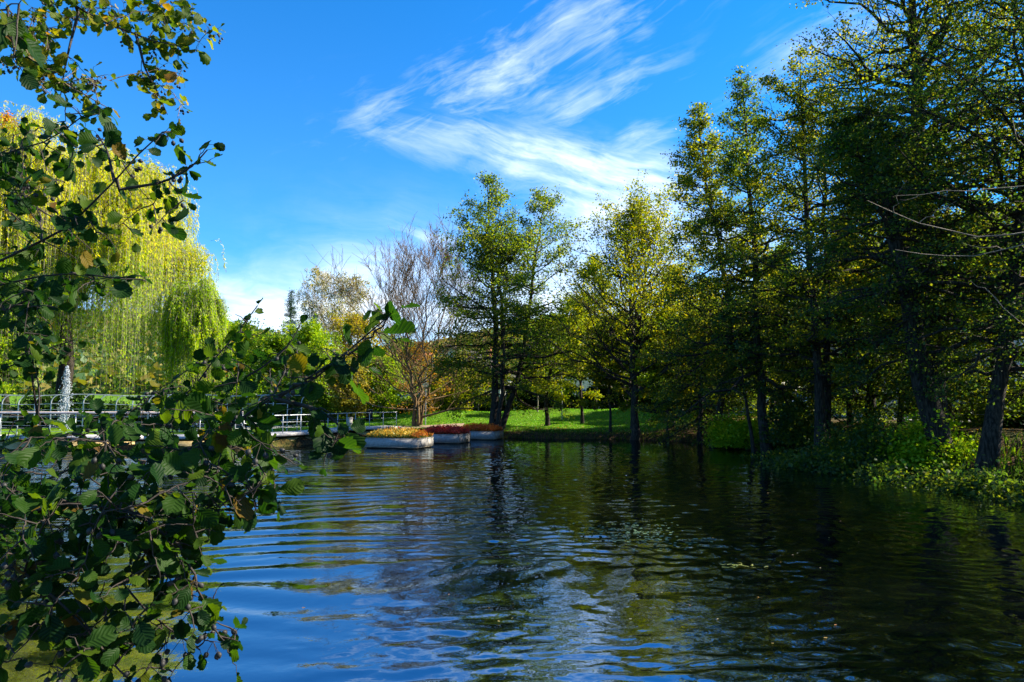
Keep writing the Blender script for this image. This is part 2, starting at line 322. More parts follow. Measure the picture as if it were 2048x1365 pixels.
def height(x, y):
    x = np.asarray(x, float); y = np.asarray(y, float); s = sdf(x, y)
    left = sst(-7.2, -10, x) * sst(15, 22, y)
    far = .3 * sst(0, .6, s) + .25 * sst(.5, 5, s) + .6 * sst(4, 11, s)
    right = .45 * sst(0, .8, s) + .75 * sst(.5, 3.5, s)
    wr = sst(8, 12, x); base = far * (1 - wr) + right * wr
    lf = .5 * sst(0, .25, s) + .5 * sst(8, 34, s)
    near = .7 * sst(0, 1.2, s); wn = sst(12, 4, y) * (1 - wr)
    z = base * (1 - left) + lf * left; z = z * (1 - wn) + near * wn
    for (cx, cy, rx, ry, a) in [(-4.5, 50, 3.2, 2.6, .42), (3.5, 51, 4, 2.4, .38), (9.5, 49.5, 3.2, 2.5, .4), (-10, 55, 4, 3, .3), (15, 52, 4, 3, .4)]:
        z += a * np.exp(-((x - cx) / rx) ** 2 - ((y - cy) / ry) ** 2) * sst(1, 5, s)
    z += .05 * np.sin(x * 1.3 + np.sin(y)) * np.sin(y * 1.1) * sst(.5, 4, s)
    r = np.hypot(x, y - 20)
    z += sst(60, 400, r) * 6
    hill = sst(260, 620, r) * (50 + 12 * np.sin(x / 90.) + 8 * np.sin(x / 41. + 1) + 6 * np.sin(y / 60))
    z += hill * sst(-100, 200, y)
    return np.where(s < 0, -np.minimum(.9, .2 - s * .6), z)
def axis(lo, hi, fine, far, n):
    a = np.arange(lo, hi, fine); g = np.geomspace(1, far, n)
    return np.concatenate([lo - g[::-1], a, hi + g])
gx = axis(-40, 34, .5, 1500, 45); gy = axis(-6, 66, .5, 1800, 50)
X, Y = np.meshgrid(gx, gy); Z = height(X, Y)
ny, nx = X.shape; idx = np.arange(ny * nx).reshape(ny, nx)
Q = np.stack([idx[:-1, :-1], idx[:-1, 1:], idx[1:, 1:], idx[1:, :-1]], -1).reshape(-1, 4)
m, nt2, out = newmat('ground'); Nn = nt2.nodes; Lk = nt2.links.new
at_ = Nn.new('ShaderNodeAttribute'); at_.attribute_name = 'soil'
tcc = Nn.new('ShaderNodeTexCoord')
n1 = Nn.new('ShaderNodeTexNoise'); n1.inputs['Scale'].default_value = .5; n1.inputs['Detail'].default_value = 8; Lk(tcc.outputs['Object'], n1.inputs[0])
n2 = Nn.new('ShaderNodeTexNoise'); n2.inputs['Scale'].default_value = 12; n2.inputs['Detail'].default_value = 5; Lk(tcc.outputs['Object'], n2.inputs[0])
g1 = ramp(nt2, [(.3, (.05, .13, .006)), (.7, (.13, .24, .01))], n1.outputs[0])
s1 = ramp(nt2, [(.3, (.02, .015, .01)), (.5, (.05, .034, .018)), (.62, (.11, .06, .022)), (.75, (.03, .05, .015))], n2.outputs[0])
mx = Nn.new('ShaderNodeMix'); mx.data_type = 'RGBA'
ad = Nn.new('ShaderNodeMath'); ad.operation = 'ADD'; Lk(at_.outputs['Fac'], ad.inputs[0])
sb = Nn.new('ShaderNodeMath'); sb.operation = 'MULTIPLY_ADD'; Lk(n1.outputs[0], sb.inputs[0]); sb.inputs[1].default_value = 1.6; sb.inputs[2].default_value = -.8; Lk(sb.outputs[0], ad.inputs[1]); ad.use_clamp = True
Lk(ad.outputs[0], mx.inputs[0]); Lk(g1.outputs[0], mx.inputs[6]); Lk(s1.outputs[0], mx.inputs[7])
b = Nn.new('ShaderNodeBsdfPrincipled'); b.inputs['Roughness'].default_value = .95; b.inputs['Specular IOR Level'].default_value = .1; Lk(mx.outputs[2], b.inputs['Base Color'])
bp = Nn.new('ShaderNodeBump'); bp.inputs['Distance'].default_value = .12; bp.inputs['Strength'].default_value = .8; Lk(n2.outputs[0], bp.inputs['Height']); Lk(bp.outputs[0], b.inputs['Normal'])
Lk(b.outputs[0], out.inputs[0]); M['ground'] = m
S_ = sdf(X, Y)
soil = sst(4.5, 2.0, S_) * 1.1
soil = np.maximum(soil, sst(9, 11, X) * sst(48, 42, Y) * .9)
soil = np.where((X < -9) & (Y > 20), sst(.6, .3, S_), soil)
g = mk('ground', np.stack([X, Y, Z], -1), Q, M['ground'], attrs={'soil': soil.ravel()}, smooth=True); tag(g, kind='structure')

# ------------------------------------------------------------------ water
m, nt2, out = newmat('water'); Nn = nt2.nodes; Lk = nt2.links.new
tcc = Nn.new('ShaderNodeTexCoord')
n_ = Nn.new('ShaderNodeTexNoise'); n_.inputs['Scale'].default_value = 9; n_.inputs['Detail'].default_value = 2; Lk(tcc.outputs['Object'], n_.inputs[0])
bp = Nn.new('ShaderNodeBump'); bp.inputs['Strength'].default_value = 1; bp.inputs['Distance'].default_value = .0016; Lk(n_.outputs[0], bp.inputs['Height'])
fr = Nn.new('ShaderNodeFresnel'); fr.inputs[0].default_value = 5.0; Lk(bp.outputs[0], fr.inputs['Normal'])
gl = Nn.new('ShaderNodeBsdfGlossy'); gl.inputs['Roughness'].default_value = .0; gl.inputs[0].default_value = (.74, .88, 1, 1); Lk(bp.outputs[0], gl.inputs['Normal'])
df = Nn.new('ShaderNodeBsdfDiffuse'); df.inputs[0].default_value = (.002, .003, .002, 1)
ms = Nn.new('ShaderNodeMixShader'); Lk(fr.outputs[0], ms.inputs[0]); Lk(df.outputs[0], ms.inputs[1]); Lk(gl.outputs[0], ms.inputs[2]); Lk(ms.outputs[0], out.inputs[0])
wx = np.concatenate([[-62, -50, -40, -34], np.arange(-30, 13.6, .06), [15]])
wy = np.concatenate([[0], np.geomspace(2.0, 43.5, 1000), [45]])
WX, WY = np.meshgrid(wx, wy)
rw = np.random.default_rng(77)
def field(nc, l0, l1, ang0, spread, slope):
    """random sum of sine waves, wavelength l0..l1, crest normal around ang0"""
    z = np.zeros(WX.shape)
    for _ in range(nc):
        lam = l0 * (l1 / l0) ** rw.uniform(); a = ang0 + rw.normal() * spread; kx, ky = cos(a) * 2 * pi / lam, sin(a) * 2 * pi / lam
        z += np.sin(kx * WX + ky * WY + rw.uniform(0, 2 * pi)) * lam / (2 * pi)
    return z * slope * math.sqrt(2.0 / nc)
def patchy(l, p=1.0):
    z = np.zeros(WX.shape)
    for _ in range(10):
        a = rw.uniform(0, pi); lam = l * rw.uniform(.7, 1.6); z += np.sin((cos(a) * WX + sin(a) * WY) * 2 * pi / lam + rw.uniform(0, 7))
    return np.clip(.5 + z / 7, 0, 1) ** p
warpx = field(8, 3, 7, 0, 2, .35)
SX, SY = WX.copy(), WY.copy(); WY = WY + warpx; WX = WX + warpx * .5
swell = field(8, .58, .95, radians(100), .08, .042)
rip = field(30, .28, .55, radians(97), .42, .040)
chopw = field(80, .20, .62, radians(90), 1.25, .080)
fine = field(50, .12, .24, radians(92), 1.2, .042)
WX, WY = SX, SY
leftz = sst(1.5, -3.0, WX + .05 * WY)                       # regular rings on the left
calm = sst(-2.6, -.3, WX + .16 * (WY - 5)) * .92 + .08; calm = np.maximum(calm, sst(8, 13, WY))
rightc = 1 - .2 * sst(3, 8, WX)
WZ = swell * (.25 + .75 * leftz) * (.65 + .35 * patchy(6)) + rip * calm * (.2 + .8 * patchy(5)) * rightc + chopw * calm * (.30 + .70 * patchy(4, 1.2)) * rightc * (.2 + .8 * (1 - leftz)) + fine * calm * (.2 + .8 * patchy(3, 1.5)) * rightc
WZ *= sst(0, .3, np.maximum(0, WX * 0 + 1)) * (1 - .35 * sst(22, 40, WY)); WZ = np.clip(WZ, -.05, .035)
ny, nx = WX.shape; idx = np.arange(ny * nx).reshape(ny, nx)
Q = np.stack([idx[:-1, :-1], idx[:-1, 1:], idx[1:, 1:], idx[1:, :-1]], -1).reshape(-1, 4)
wt = mk('water', np.stack([WX, WY, WZ], -1), Q, m, smooth=True); tag(wt, kind='structure')

# ------------------------------------------------------------------ trees
def tree(name, label, trunks, r0, Rl, t0=.2, el=(5, 35), curv=(0, .1), nprim=55, nsec=8, nter=6, nleaf=10, ls=.14, mat='alder', bark='bark', sec=.45, spread=.14,
         seed=1, prof=None, cat='tree', group=None, flat=.7, secup=.1, terl=.5, jit=.35, trunk_k=10, terdroop=0, sides=4, minr=.004, tertube=True):
    rng = np.random.default_rng(seed)
    T0 = np.array([p for p in trunks[0]]); base = T0[0].copy(); base[2] = float(height(base[0], base[1])) if base[1] > 1 else base[2]
    th = thing(name, label, cat, base, group)
    tg = Geo(); bg_ = Geo(); lg = Geo()
    for ti, tp in enumerate(trunks):
        tp = np.array(tp, float)
        if ti == 0: tp[0, 2] = base[2] - .15
        # resample smooth
        n = 14; f = np.linspace(0, len(tp) - 1, n); P = np.stack([np.interp(f, np.arange(len(tp)), tp[:, k]) for k in range(3)], -1)
        for _ in range(2): P[1:-1] = .25 * P[:-2] + .5 * P[1:-1] + .25 * P[2:]
        P[1:-1, :2] += rng.normal(size=(n - 2, 2)) * .035 * Rl / 3
        s = np.linspace(0, 1, n); rad = .72 * r0 * (.75 ** ti) * ((1 - s) ** .8 * .92 + .06) ; rad[0] *= 1.3; rad[1] *= 1.08
        V, Qd = tubes(P[None], None, None, trunk_k, rad=rad[None]); tg.add(V, Qd)
        k = max(6, int(nprim / len(trunks)))
        t = t0 + (1 - t0) * ((np.arange(k) + rng.uniform(0, 1, k)) / k) ** .9
        P0, D0 = at(P[None], np.zeros(k, int), t); az = np.arange(k) * 2.39996 + rng.normal(size=k) * .35 + ti
        e = np.radians(el[0] + (el[1] - el[0]) * (t - t0) / (1 - t0) + rng.normal(size=k) * 8)
        D = np.stack([np.cos(az) * np.cos(e), np.sin(az) * np.cos(e), np.sin(e)], -1)
        u = (t - t0) / (1 - t0)
        pr = prof(u) if prof else (1 - u) ** .65 * (.55 + .45 * np.sin(np.clip(u * 3, 0, 1) * pi / 2))
        Ln = Rl * np.maximum(pr, .1) * rng.uniform(.65, 1.15, k)
        cv = curv[0] + (curv[1] - curv[0]) * u
        A = polyl(P0, D, Ln, 7, cv, jit, rng)
        rr = np.minimum(np.interp(t, s, rad) * .55, .02 + Ln * .02)
        V, Qd = tubes(A, rr, rr * .15, 5); bg_.add(V, Qd)
        # secondary
        i2 = np.repeat(np.arange(k), nsec); s2 = np.tile((np.arange(nsec) + .5) / nsec, k) + rng.uniform(-.5, .5, k * nsec) / nsec
        s2 = np.clip(.2 + .8 * s2, 0, 1); P2, D2 = at(A, i2, s2)
        ang = np.radians(rng.uniform(25, 75, len(i2))) * np.where(rng.uniform(size=len(i2)) < .5, -1, 1)
        ca, sa = np.cos(ang), np.sin(ang); D3 = np.stack([D2[:, 0] * ca - D2[:, 1] * sa, D2[:, 0] * sa + D2[:, 1] * ca, D2[:, 2] + secup + rng.normal(size=len(i2)) * .15], -1); D3 = unit(D3)
        L2 = Ln[i2] * sec * (1.15 - .6 * s2) * rng.uniform(.6, 1.2, len(i2))
        B = polyl(P2, D3, L2, 5, cv[i2], jit, rng)
        r2 = np.maximum(rr[i2] * (1 - s2 * .85) * .5, minr); V, Qd = tubes(B, r2, r2 * .3, sides); bg_.add(V, Qd)
        # tertiary
        i3 = np.repeat(np.arange(len(i2)), nter); s3 = np.clip(rng.uniform(.15, 1.05, len(i3)), 0, 1); P3, D4 = at(B, i3, s3)
        D5 = unit(D4 + rng.normal(size=D4.shape) * .8 * np.array([1, 1, .5]) + np.array([0, 0, secup - terdroop]))
        L3 = np.maximum(L2[i3] * terl, .18) * rng.uniform(.6, 1.2, len(i3))
        Ct = polyl(P3, D5, L3, 3, -terdroop * np.ones(len(i3)), .2, rng)
        if tertube:
            V, Qd = tubes(Ct, np.full(len(i3), minr * .9), np.full(len(i3), minr * .5), 3); bg_.add(V, Qd)
        if nleaf:
            i4 = np.repeat(np.arange(len(i3)), nleaf); s4 = rng.uniform(.1, 1, len(i4)); P4, D6 = at(Ct, i4, s4)
            P4 = P4 + rng.normal(size=P4.shape) * spread * np.array([1, 1, .55])
            cl_ = np.repeat(rng.uniform(0, 1, len(i2)), nter)[i4]
            keep = rng.uniform(size=len(i4)) < np.repeat(np.clip(rng.uniform(0., 1.3, len(i2)), 0, 1), nter)[i4]
            keep &= rng.uniform(size=len(i4)) < np.clip(L2[i3][i4] / (.15 * Rl), .15, 1)
            V, Qd, tt = leafq(P4[keep], ls, rng, flat, clump=cl_[keep], dirb=(0, 0, -.35 - terdroop)); lg.add(V, Qd, tt)
    tg.build('trunk', M[bark], th, smooth=True); bg_.build('branches', M[bark], th, smooth=True)
    if nleaf: lg.build('crown', M[mat], th)
    return th

def vt(px, pyb, Y, pyt, pxt=None, z=0):
    """trunk from the ground below (px,pyb) to (pxt,pyt) at depth Y"""
    pxt = px if pxt is None else pxt
    return [W(px, pyb, Y), W((px + pxt) / 2, (pyb + pyt) / 2, Y), W(pxt, pyt, Y)]
fan = lambda u: (1 - u) ** .5 * .9 + .1
even = lambda u: np.sin(np.clip(u * .9 + .12, 0, 1) * pi) ** .6
low = lambda u: (1 - u) ** .7

ALD = dict(cat='alder tree')
GR_R = 'tall trees along the right bank'
# central pair of alders on one stool
tree('alder_tree', 'tall twin-stemmed alder on the far shore just behind the orange planter', [
    [W(985, 862, 40.5), W(992, 700, 40.5), W(985, 560, 40.5), W(974, 362, 40.5)],
    [W(1000, 862, 40.7), W(1045, 740, 41), W(1065, 560, 41.3), W(1090, 400, 41.5)],
    [W(996, 860, 40.2), W(1010, 700, 40), W(1000, 560, 39.8), W(985, 480, 39.5)]],
     .34, 5.0, t0=.2, el=(-8, 42), curv=(-.05, .12), nprim=140, nsec=9, nter=6, nleaf=13, ls=.13, mat='alder_cool', seed=11, spread=.18, prof=lambda u: (1 - u) ** .55 * .9 + .1 * np.sin(u * 3), **ALD)
# bare fan tree
tree('bare_tree', 'nearly leafless fan-shaped tree with brown twigs beside the end of the boardwalk', [
    [W(828, 852, 45), W(826, 780, 45), W(815, 690, 45), W(795, 560, 45)],
    [W(836, 852, 45), W(842, 780, 45), W(848, 650, 45), W(862, 520, 45)],
    [W(842, 850, 45.2), W(856, 760, 45.2), W(885, 640, 45.4), W(905, 540, 45.5)]],
     .2, 9.2, t0=.08, el=(16, 64), curv=(.16, .03), nprim=66, nsec=11, nter=7, nleaf=0, bark='bark_brown', seed=12, prof=lambda u: (1 - u) ** .7 * .95 + .12, sec=.42, secup=.5, terl=.6, minr=.0125, jit=.16, sides=3)
# yellow-green hornbeam
tree('hornbeam_tree', 'vase-shaped yellow-green tree on the far bank right of the tall twin alder', [
    [W(1266, 866, 38), W(1266, 760, 38), W(1262, 620, 38), W(1250, 470, 38)],
    [W(1268, 860, 38.2), W(1270, 720, 38.3), W(1285, 600, 38.4), W(1305, 470, 38.5)]],
     .34, 5.8, t0=.2, el=(14, 70), curv=(.02, .12), nprim=90, nsec=9, nter=6, nleaf=10, ls=.13, mat='hornbeam', seed=13, prof=lambda u: (1 - u) ** .5 * .8 + .22, cat='hornbeam')
tree('slender_tree', 'slender leafy tree leaning over the far shore between the twin alder and the vase-shaped tree', [
    [W(1095, 850, 44), W(1092, 770, 44), W(1112, 690, 44), W(1180, 600, 44)], [W(1165, 850, 45), W(1160, 760, 45), W(1150, 680, 45), W(1150, 600, 45)]],
     .2, 2.6, t0=.2, nprim=50, nleaf=12, ls=.13, mat='alder_gold', seed=14)
tree('slender_tree', 'thin-stemmed dark tree left of the vase-shaped tree on the far bank', [[W(1222, 858, 40), W(1218, 760, 40), W(1222, 640, 40)]], .12, 2.0, t0=.25, nprim=30, nleaf=10, mat='alder', seed=15)
tree('slender_tree', 'thin-stemmed tree right of the vase-shaped tree on the far bank', [[W(1335, 866, 37), W(1335, 760, 37), W(1330, 620, 37)]], .11, 2.2, t0=.2, nprim=30, nleaf=11, mat='alder_gold', seed=16)
# right bank
tree('alder_tree', 'slim left-leaning alder, leftmost of the tall trees on the right bank', [
    [W(1418, 860, 33), W(1470, 700, 32), W(1452, 554, 31.5), W(1415, 400, 31), W(1395, 218, 31)]],
     .24, 4.3, t0=.22, el=(-4, 36), curv=(-.12, .1), nprim=80, nsec=9, nter=6, nleaf=13, ls=.12, mat='alder', seed=21, prof=lambda u: (1 - u) ** .8 * .95 + .05, group=GR_R, **ALD)
tree('alder_tree', 'tall straight alder second from the left on the right bank', [
    [W(1535, 890, 29), W(1512, 700, 29), W(1505, 450, 29), W(1482, 155, 29)]],
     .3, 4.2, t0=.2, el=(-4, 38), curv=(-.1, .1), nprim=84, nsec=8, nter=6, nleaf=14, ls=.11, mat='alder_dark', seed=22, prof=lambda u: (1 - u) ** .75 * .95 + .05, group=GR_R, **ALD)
tree('alder_tree', 'double-trunked alder with a broad bushy top in the middle of the right bank', [
    [W(1640, 900, 26), W(1632, 700, 26), W(1615, 450, 26), W(1600, 110, 26)], [W(1650, 900, 26.4), W(1655, 650, 26.4), W(1650, 400, 26.4), W(1640, 180, 26.4)]],
     .3, 4.1, t0=.2, el=(-2, 34), curv=(-.08, .06), nprim=100, nsec=8, nter=6, nleaf=14, ls=.105, mat='alder', seed=23, group=GR_R, prof=lambda u: (1 - u ** 5) * (.5 + .35 * np.sin(u * pi * .9)) , **ALD)
tree('alder_tree', 'crooked dark alder with a bent trunk in front of the tallest right-bank tree', [
    [W(1885, 890, 20.5), W(1835, 720, 20.5), W(1800, 520, 20.5), W(1770, 380, 20.5), W(1735, 300, 20.5), W(1725, 235, 20.5)]],
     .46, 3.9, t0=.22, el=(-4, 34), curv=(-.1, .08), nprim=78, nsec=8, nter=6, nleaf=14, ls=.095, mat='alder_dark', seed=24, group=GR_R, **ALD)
tree('alder_tree', 'tallest alder on the right bank, its crown running out of the top of the picture', [
    [W(1868, 885, 23), W(1858, 600, 23), W(1840, 350, 23), W(1828, 100, 23), W(1815, -230, 23)]],
     .56, 4.6, t0=.2, el=(-4, 34), curv=(-.1, .08), nprim=125, nsec=9, nter=6, nleaf=14, ls=.1, mat='alder', seed=25, group=GR_R, prof=lambda u: .6 + .4 * np.sin(u * pi), **ALD)
tree('alder_tree', 'right-leaning dark alder at the right edge of the picture', [
    [W(1968, 880, 19), W(2005, 700, 19), W(2040, 450, 18.8), W(2060, 200, 18.6), W(2080, -150, 18.5)]],
     .32, 4.6, t0=.2, el=(-6, 34), curv=(-.08, .08), nprim=120, nsec=9, nter=6, nleaf=14, ls=.09, mat='alder_dark', seed=26, group=GR_R, prof=lambda u: .65 + .35 * np.sin(u * pi), **ALD)
tree('alder_tree', 'thin curving bare-stemmed alder standing out in front of the round sign', [
    [W(1508, 895, 29.5), W(1495, 820, 29.5), W(1482, 740, 29.5), W(1480, 600, 29.8)]],
     .13, 2.0, t0=.5, el=(-20, 20), nprim=26, nsec=7, nter=5, nleaf=11, ls=.11, mat='alder_dark', seed=27, group=GR_R, **ALD)
tree('alder_tree', 'alder with drooping lower limbs between the left-leaning and the straight one', [
    [W(1400, 872, 35), W(1402, 740, 35), W(1410, 560, 35)]],
     .2, 3.8, t0=.18, el=(-25, 20), nprim=60, nsec=8, nter=6, nleaf=11, ls=.12, mat='alder_dark', seed=28, group=GR_R, **ALD)
tree('alder_tree', 'dense ivy-clad alder behind the double-trunked one', [
    [W(1740, 870, 29), W(1745, 700, 29), W(1738, 500, 29), W(1735, 360, 29)]],
     .3, 3.8, t0=.08, el=(-5, 30), nprim=70, nsec=8, nter=6, nleaf=11, ls=.12, mat='alder_dark', seed=29, group=GR_R, **ALD)
US = [(1345, 40, 640, 3.0, 'low dark tree behind the left end of the right bank'), (1455, 38, 610, 2.8, 'low dark tree over the metal gate'), (1545, 35, 560, 3.2, 'low dark tree behind the straight alder'),
      (1625, 33, 560, 3.0, 'low dark tree behind the double-trunked alder'), (1700, 29.5, 520, 3.0, 'low dark tree between double-trunked and crooked alders'), (1800, 28, 500, 3.2, 'low dark tree behind the crooked alder'),
      (1895, 26, 470, 3.2, 'low dark tree behind the tallest alder'), (1985, 24, 460, 3.0, 'low dark tree behind the right-leaning alder'), (2075, 23, 420, 3.2, 'low dark tree cut by the right edge')]
for i, (px, Yd, pt, rl, lb) in enumerate(US):
    tree('bank_tree', lb, [vt(px, 850, Yd, pt)], .17, rl, t0=.16, el=(-26, 40), curv=(-.14, .05), nprim=50, nsec=7, nter=6, nleaf=10, ls=.12, mat='alder_cool', seed=240 + i, group='low dark trees along the right bank', spread=.18, cat='tree', prof=even)
# trees of the right bank beyond the right edge of the view (they shade the water and reach in)
def plain(name, label, x, y, h, **k):
    z = float(height(x, y)); return tree(name, label, [[(x, y, z), (x + .3, y - .2, z + h * .5), (x - .2, y, z + h)]], **k)
plain('alder_tree', 'broad alder on the near right bank reaching in at the right edge', 16.2, 13.5, 14, r0=.35, Rl=4.4, t0=.14, el=(-8, 30), nprim=110, nsec=9, nter=6, nleaf=12, ls=.1, mat='alder_dark', seed=31, prof=lambda u: .7 + .3 * np.sin(u * pi), **ALD)
plain('alder_tree', 'alder on the near right bank outside the picture', 16.5, 7.0, 12.5, r0=.35, Rl=4.0, t0=.14, el=(-5, 30), nprim=90, nsec=8, nter=6, nleaf=10, ls=.14, mat='alder_dark', seed=32, **ALD)
plain('alder_tree', 'alder beside the photographer outside the picture', 11.5, -1.5, 12, r0=.35, Rl=4.4, t0=.2, el=(-5, 30), nprim=90, nsec=8, nter=6, nleaf=10, ls=.15, mat='alder_dark', seed=33, **ALD)

# sunlit trees behind the right bank
BG = [(1420, 42, 600, 'yellow_leaf', 3.0, 'yellow-green tree glowing in sun left behind the right bank'),
      (1560, 50, 500, 'lime_leaf', 4.0, 'lime-green tree glowing in sun behind the round sign'),
      (1690, 48, 450, 'hornbeam', 4.0, 'golden-green tree behind the double-trunked alder'),
      (1820, 46, 400, 'yellow_leaf', 4.2, 'yellow tree glowing behind the crooked alder'),
      (1960, 44, 400, 'lime_leaf', 4.5, 'lime-green tree behind the tallest alder'),
      (2110, 42, 380, 'hornbeam', 4.5, 'golden-green tree behind the alder at the right edge')]
for i, (px, Yd, pt, mt, rl, lb) in enumerate(BG):
    tree('park_tree', lb, [vt(px, 840, Yd, pt)], .25, rl, t0=.22, el=(0, 50), nprim=72, nsec=9, nter=6, nleaf=11, ls=.17, mat=mt, seed=40 + i, group='sunlit trees behind the right bank', spread=.22)
# background, centre and left
tree('park_tree', 'yellow tree filling the gap behind the vase-shaped tree', [vt(1190, 830, 58, 520)], .25, 4.6, t0=.2, nprim=60, nleaf=9, ls=.2, mat='hornbeam', seed=50, spread=.25, el=(5, 50))
tree('park_tree', 'yellow-green tree behind the thin-stemmed tree right of centre', [vt(1350, 830, 56, 540)], .25, 4.4, t0=.2, nprim=60, nleaf=9, ls=.2, mat='yellow_leaf', seed=51, spread=.25, el=(5, 50))
tree('park_tree', 'low yellow-green tree behind the dark hedge right of centre', [vt(1265, 825, 62, 640)], .2, 4.6, t0=.25, nprim=70, nleaf=12, ls=.2, mat='lime_leaf', seed=52, spread=.25, el=(5, 50))
tree('park_tree', 'yellow-green tree behind the hedge at centre', [vt(1110, 825, 60, 640)], .2, 4.4, t0=.2, nprim=70, nleaf=12, ls=.2, mat='lime_leaf', seed=53, spread=.25, el=(5, 50))
# birch
tree('birch_tree', 'white-trunked birch with hanging yellow-green twigs behind the left lawn', [
    [W(652, 800, 64), W(650, 700, 64), W(648, 640, 64), W(640, 556, 64)], [W(655, 790, 64), W(668, 690, 64), W(690, 620, 64), W(700, 575, 64)]],
     .18, 4.6, t0=.3, el=(40, 60), curv=(-.1, -.1), nprim=60, nsec=8, nter=5, nleaf=7, ls=.16, mat='birch_leaf', bark='birch', seed=54, terdroop=1.2, terl=.6, spread=.1, prof=lambda u: (1 - u) ** .45 * .8 + .15, cat='birch', minr=.012)
# spruce
rng = np.random.default_rng(60)
base = W(577, 800, 70); base[2] = float(height(base[0], 70)); hgt_ = W(577, 582, 70)[2] - base[2]
sp_ = thing('spruce_tree', 'narrow blue-grey spruce left of the birch', 'spruce', base)
gg = Geo(); gg.path([base, base + [0, 0, hgt_]], .18, 8, .02); gg.build('trunk', M['bark'], sp_, smooth=True)
k = 420; u = rng.uniform(.05, 1, k) ** .85; az = rng.uniform(0, 2 * pi, k); P0 = base + np.stack([0 * u, 0 * u, u * hgt_], -1)
D = np.stack([np.cos(az), np.sin(az), -.25 + .5 * u], -1); Ln = (1 - u) * 2.7 * rng.uniform(.75, 1.1, k) + .12
A = polyl(P0, unit(D), Ln, 5, np.full(k, .08), .1, rng); bg_ = Geo(); V, Qd = tubes(A, .01 + Ln * .008, np.full(k, .004), 3); bg_.add(V, Qd); bg_.build('branches', M['bark'], sp_)
i4 = np.repeat(np.arange(k), np.maximum(4, (Ln * 45)).astype(int)); P4, _ = at(A, i4, rng.uniform(.1, 1, len(i4))); P4 += rng.normal(size=P4.shape) * np.array([.16, .16, .07])
lg = Geo(); V, Qd, tt = leafq(P4, .17, rng, .8, asp=.35); lg.add(V, Qd, tt); lg.build('crown', M['spruce'], sp_)
# small red tree, yellow background trees on the left
tree('park_tree', 'small red-leaved tree just right of the weeping willow', [vt(432, 800, 56, 628)], .12, 1.7, t0=.2, nprim=40, nleaf=9, ls=.15, mat='redtree', seed=61, el=(30, 60))
tree('park_tree', 'orange-yellow tree rising behind the willow at the left edge', [vt(15, 810, 58, 235)], .35, 6.0, t0=.25, nprim=80, nleaf=9, ls=.22, mat='orange', seed=62, el=(15, 60), spread=.3)
tree('park_tree', 'leafy yellow-green tree left of the fountain jet in front of the willow', [vt(-20, 800, 41, 430)], .25, 3.6, t0=.12, nprim=80, nleaf=11, ls=.15, mat='lime_leaf', seed=63, el=(5, 50), spread=.2)
for i, (px, Yd, pt, rl, mt, lb) in enumerate([(470, 62, 668, 3.2, 'lime_leaf', 'bright yellow-green tree between red-leaved tree and spruce'),
        (560, 58, 690, 3.0, 'bush', 'rounded green tree in front of the spruce'), (625, 56, 665, 2.8, 'lime_leaf', 'green tree in front of the birch'),
        (715, 60, 650, 3.4, 'yellow_leaf', 'pale yellow tree right of the birch'), (765, 54, 730, 1.8, 'lime_leaf', 'small bright green lawn tree left of the bare fan tree'),
        (800, 66, 690, 2.6, 'bush', 'green tree behind the bare fan tree'), (700, 52, 745, 1.5, 'birch_leaf', 'small yellowish tree in front of the grey box')]):
    tree('park_tree', lb, [vt(px, 815, Yd, pt)], .14, rl, t0=.08, nprim=55, nsec=8, nter=5, nleaf=10, ls=.19, mat=mt, seed=70 + i, el=(5, 60), spread=.25, group='sunlit trees behind the left lawn', prof=even)
tree('orange_tree', 'low tree with orange autumn leaves around the stems of the bare fan tree', [vt(842, 835, 46.5, 690)], .12, 2.9, t0=.15, nprim=36, nsec=6, nter=4, nleaf=4, ls=.14, mat='orange', bark='bark_brown', seed=80, el=(10, 50), spread=.2, cat='tree')
tree('park_tree', 'yellow-green bush-like tree right of the bare fan tree in front of the gable', [vt(905, 830, 52, 745)], .12, 2.8, t0=.1, nprim=46, nleaf=9, ls=.16, mat='hornbeam', seed=81, el=(5, 50), spread=.2, prof=even)
# young trees on the lawn
for i, (px, Yd, lb) in enumerate([(936, 52, 'first young tree from the left on the lawn, with a thin pale stem'), (957, 53, 'second young tree from the left on the lawn, close beside the first'),
        (1076, 50, 'young thin-stemmed tree on the lawn just right of the twin alder'), (1012, 54, 'young thin-stemmed tree seen between the stems of the twin alder')]):
    tree('young_tree', lb, [vt(px, 826, Yd, 735)], .07, 1.3, t0=.45, nprim=26, nsec=6, nter=4, nleaf=8, ls=.14, mat='alder', bark='bark_pale', seed=90 + i, group='young trees on the lawn', el=(20, 60))

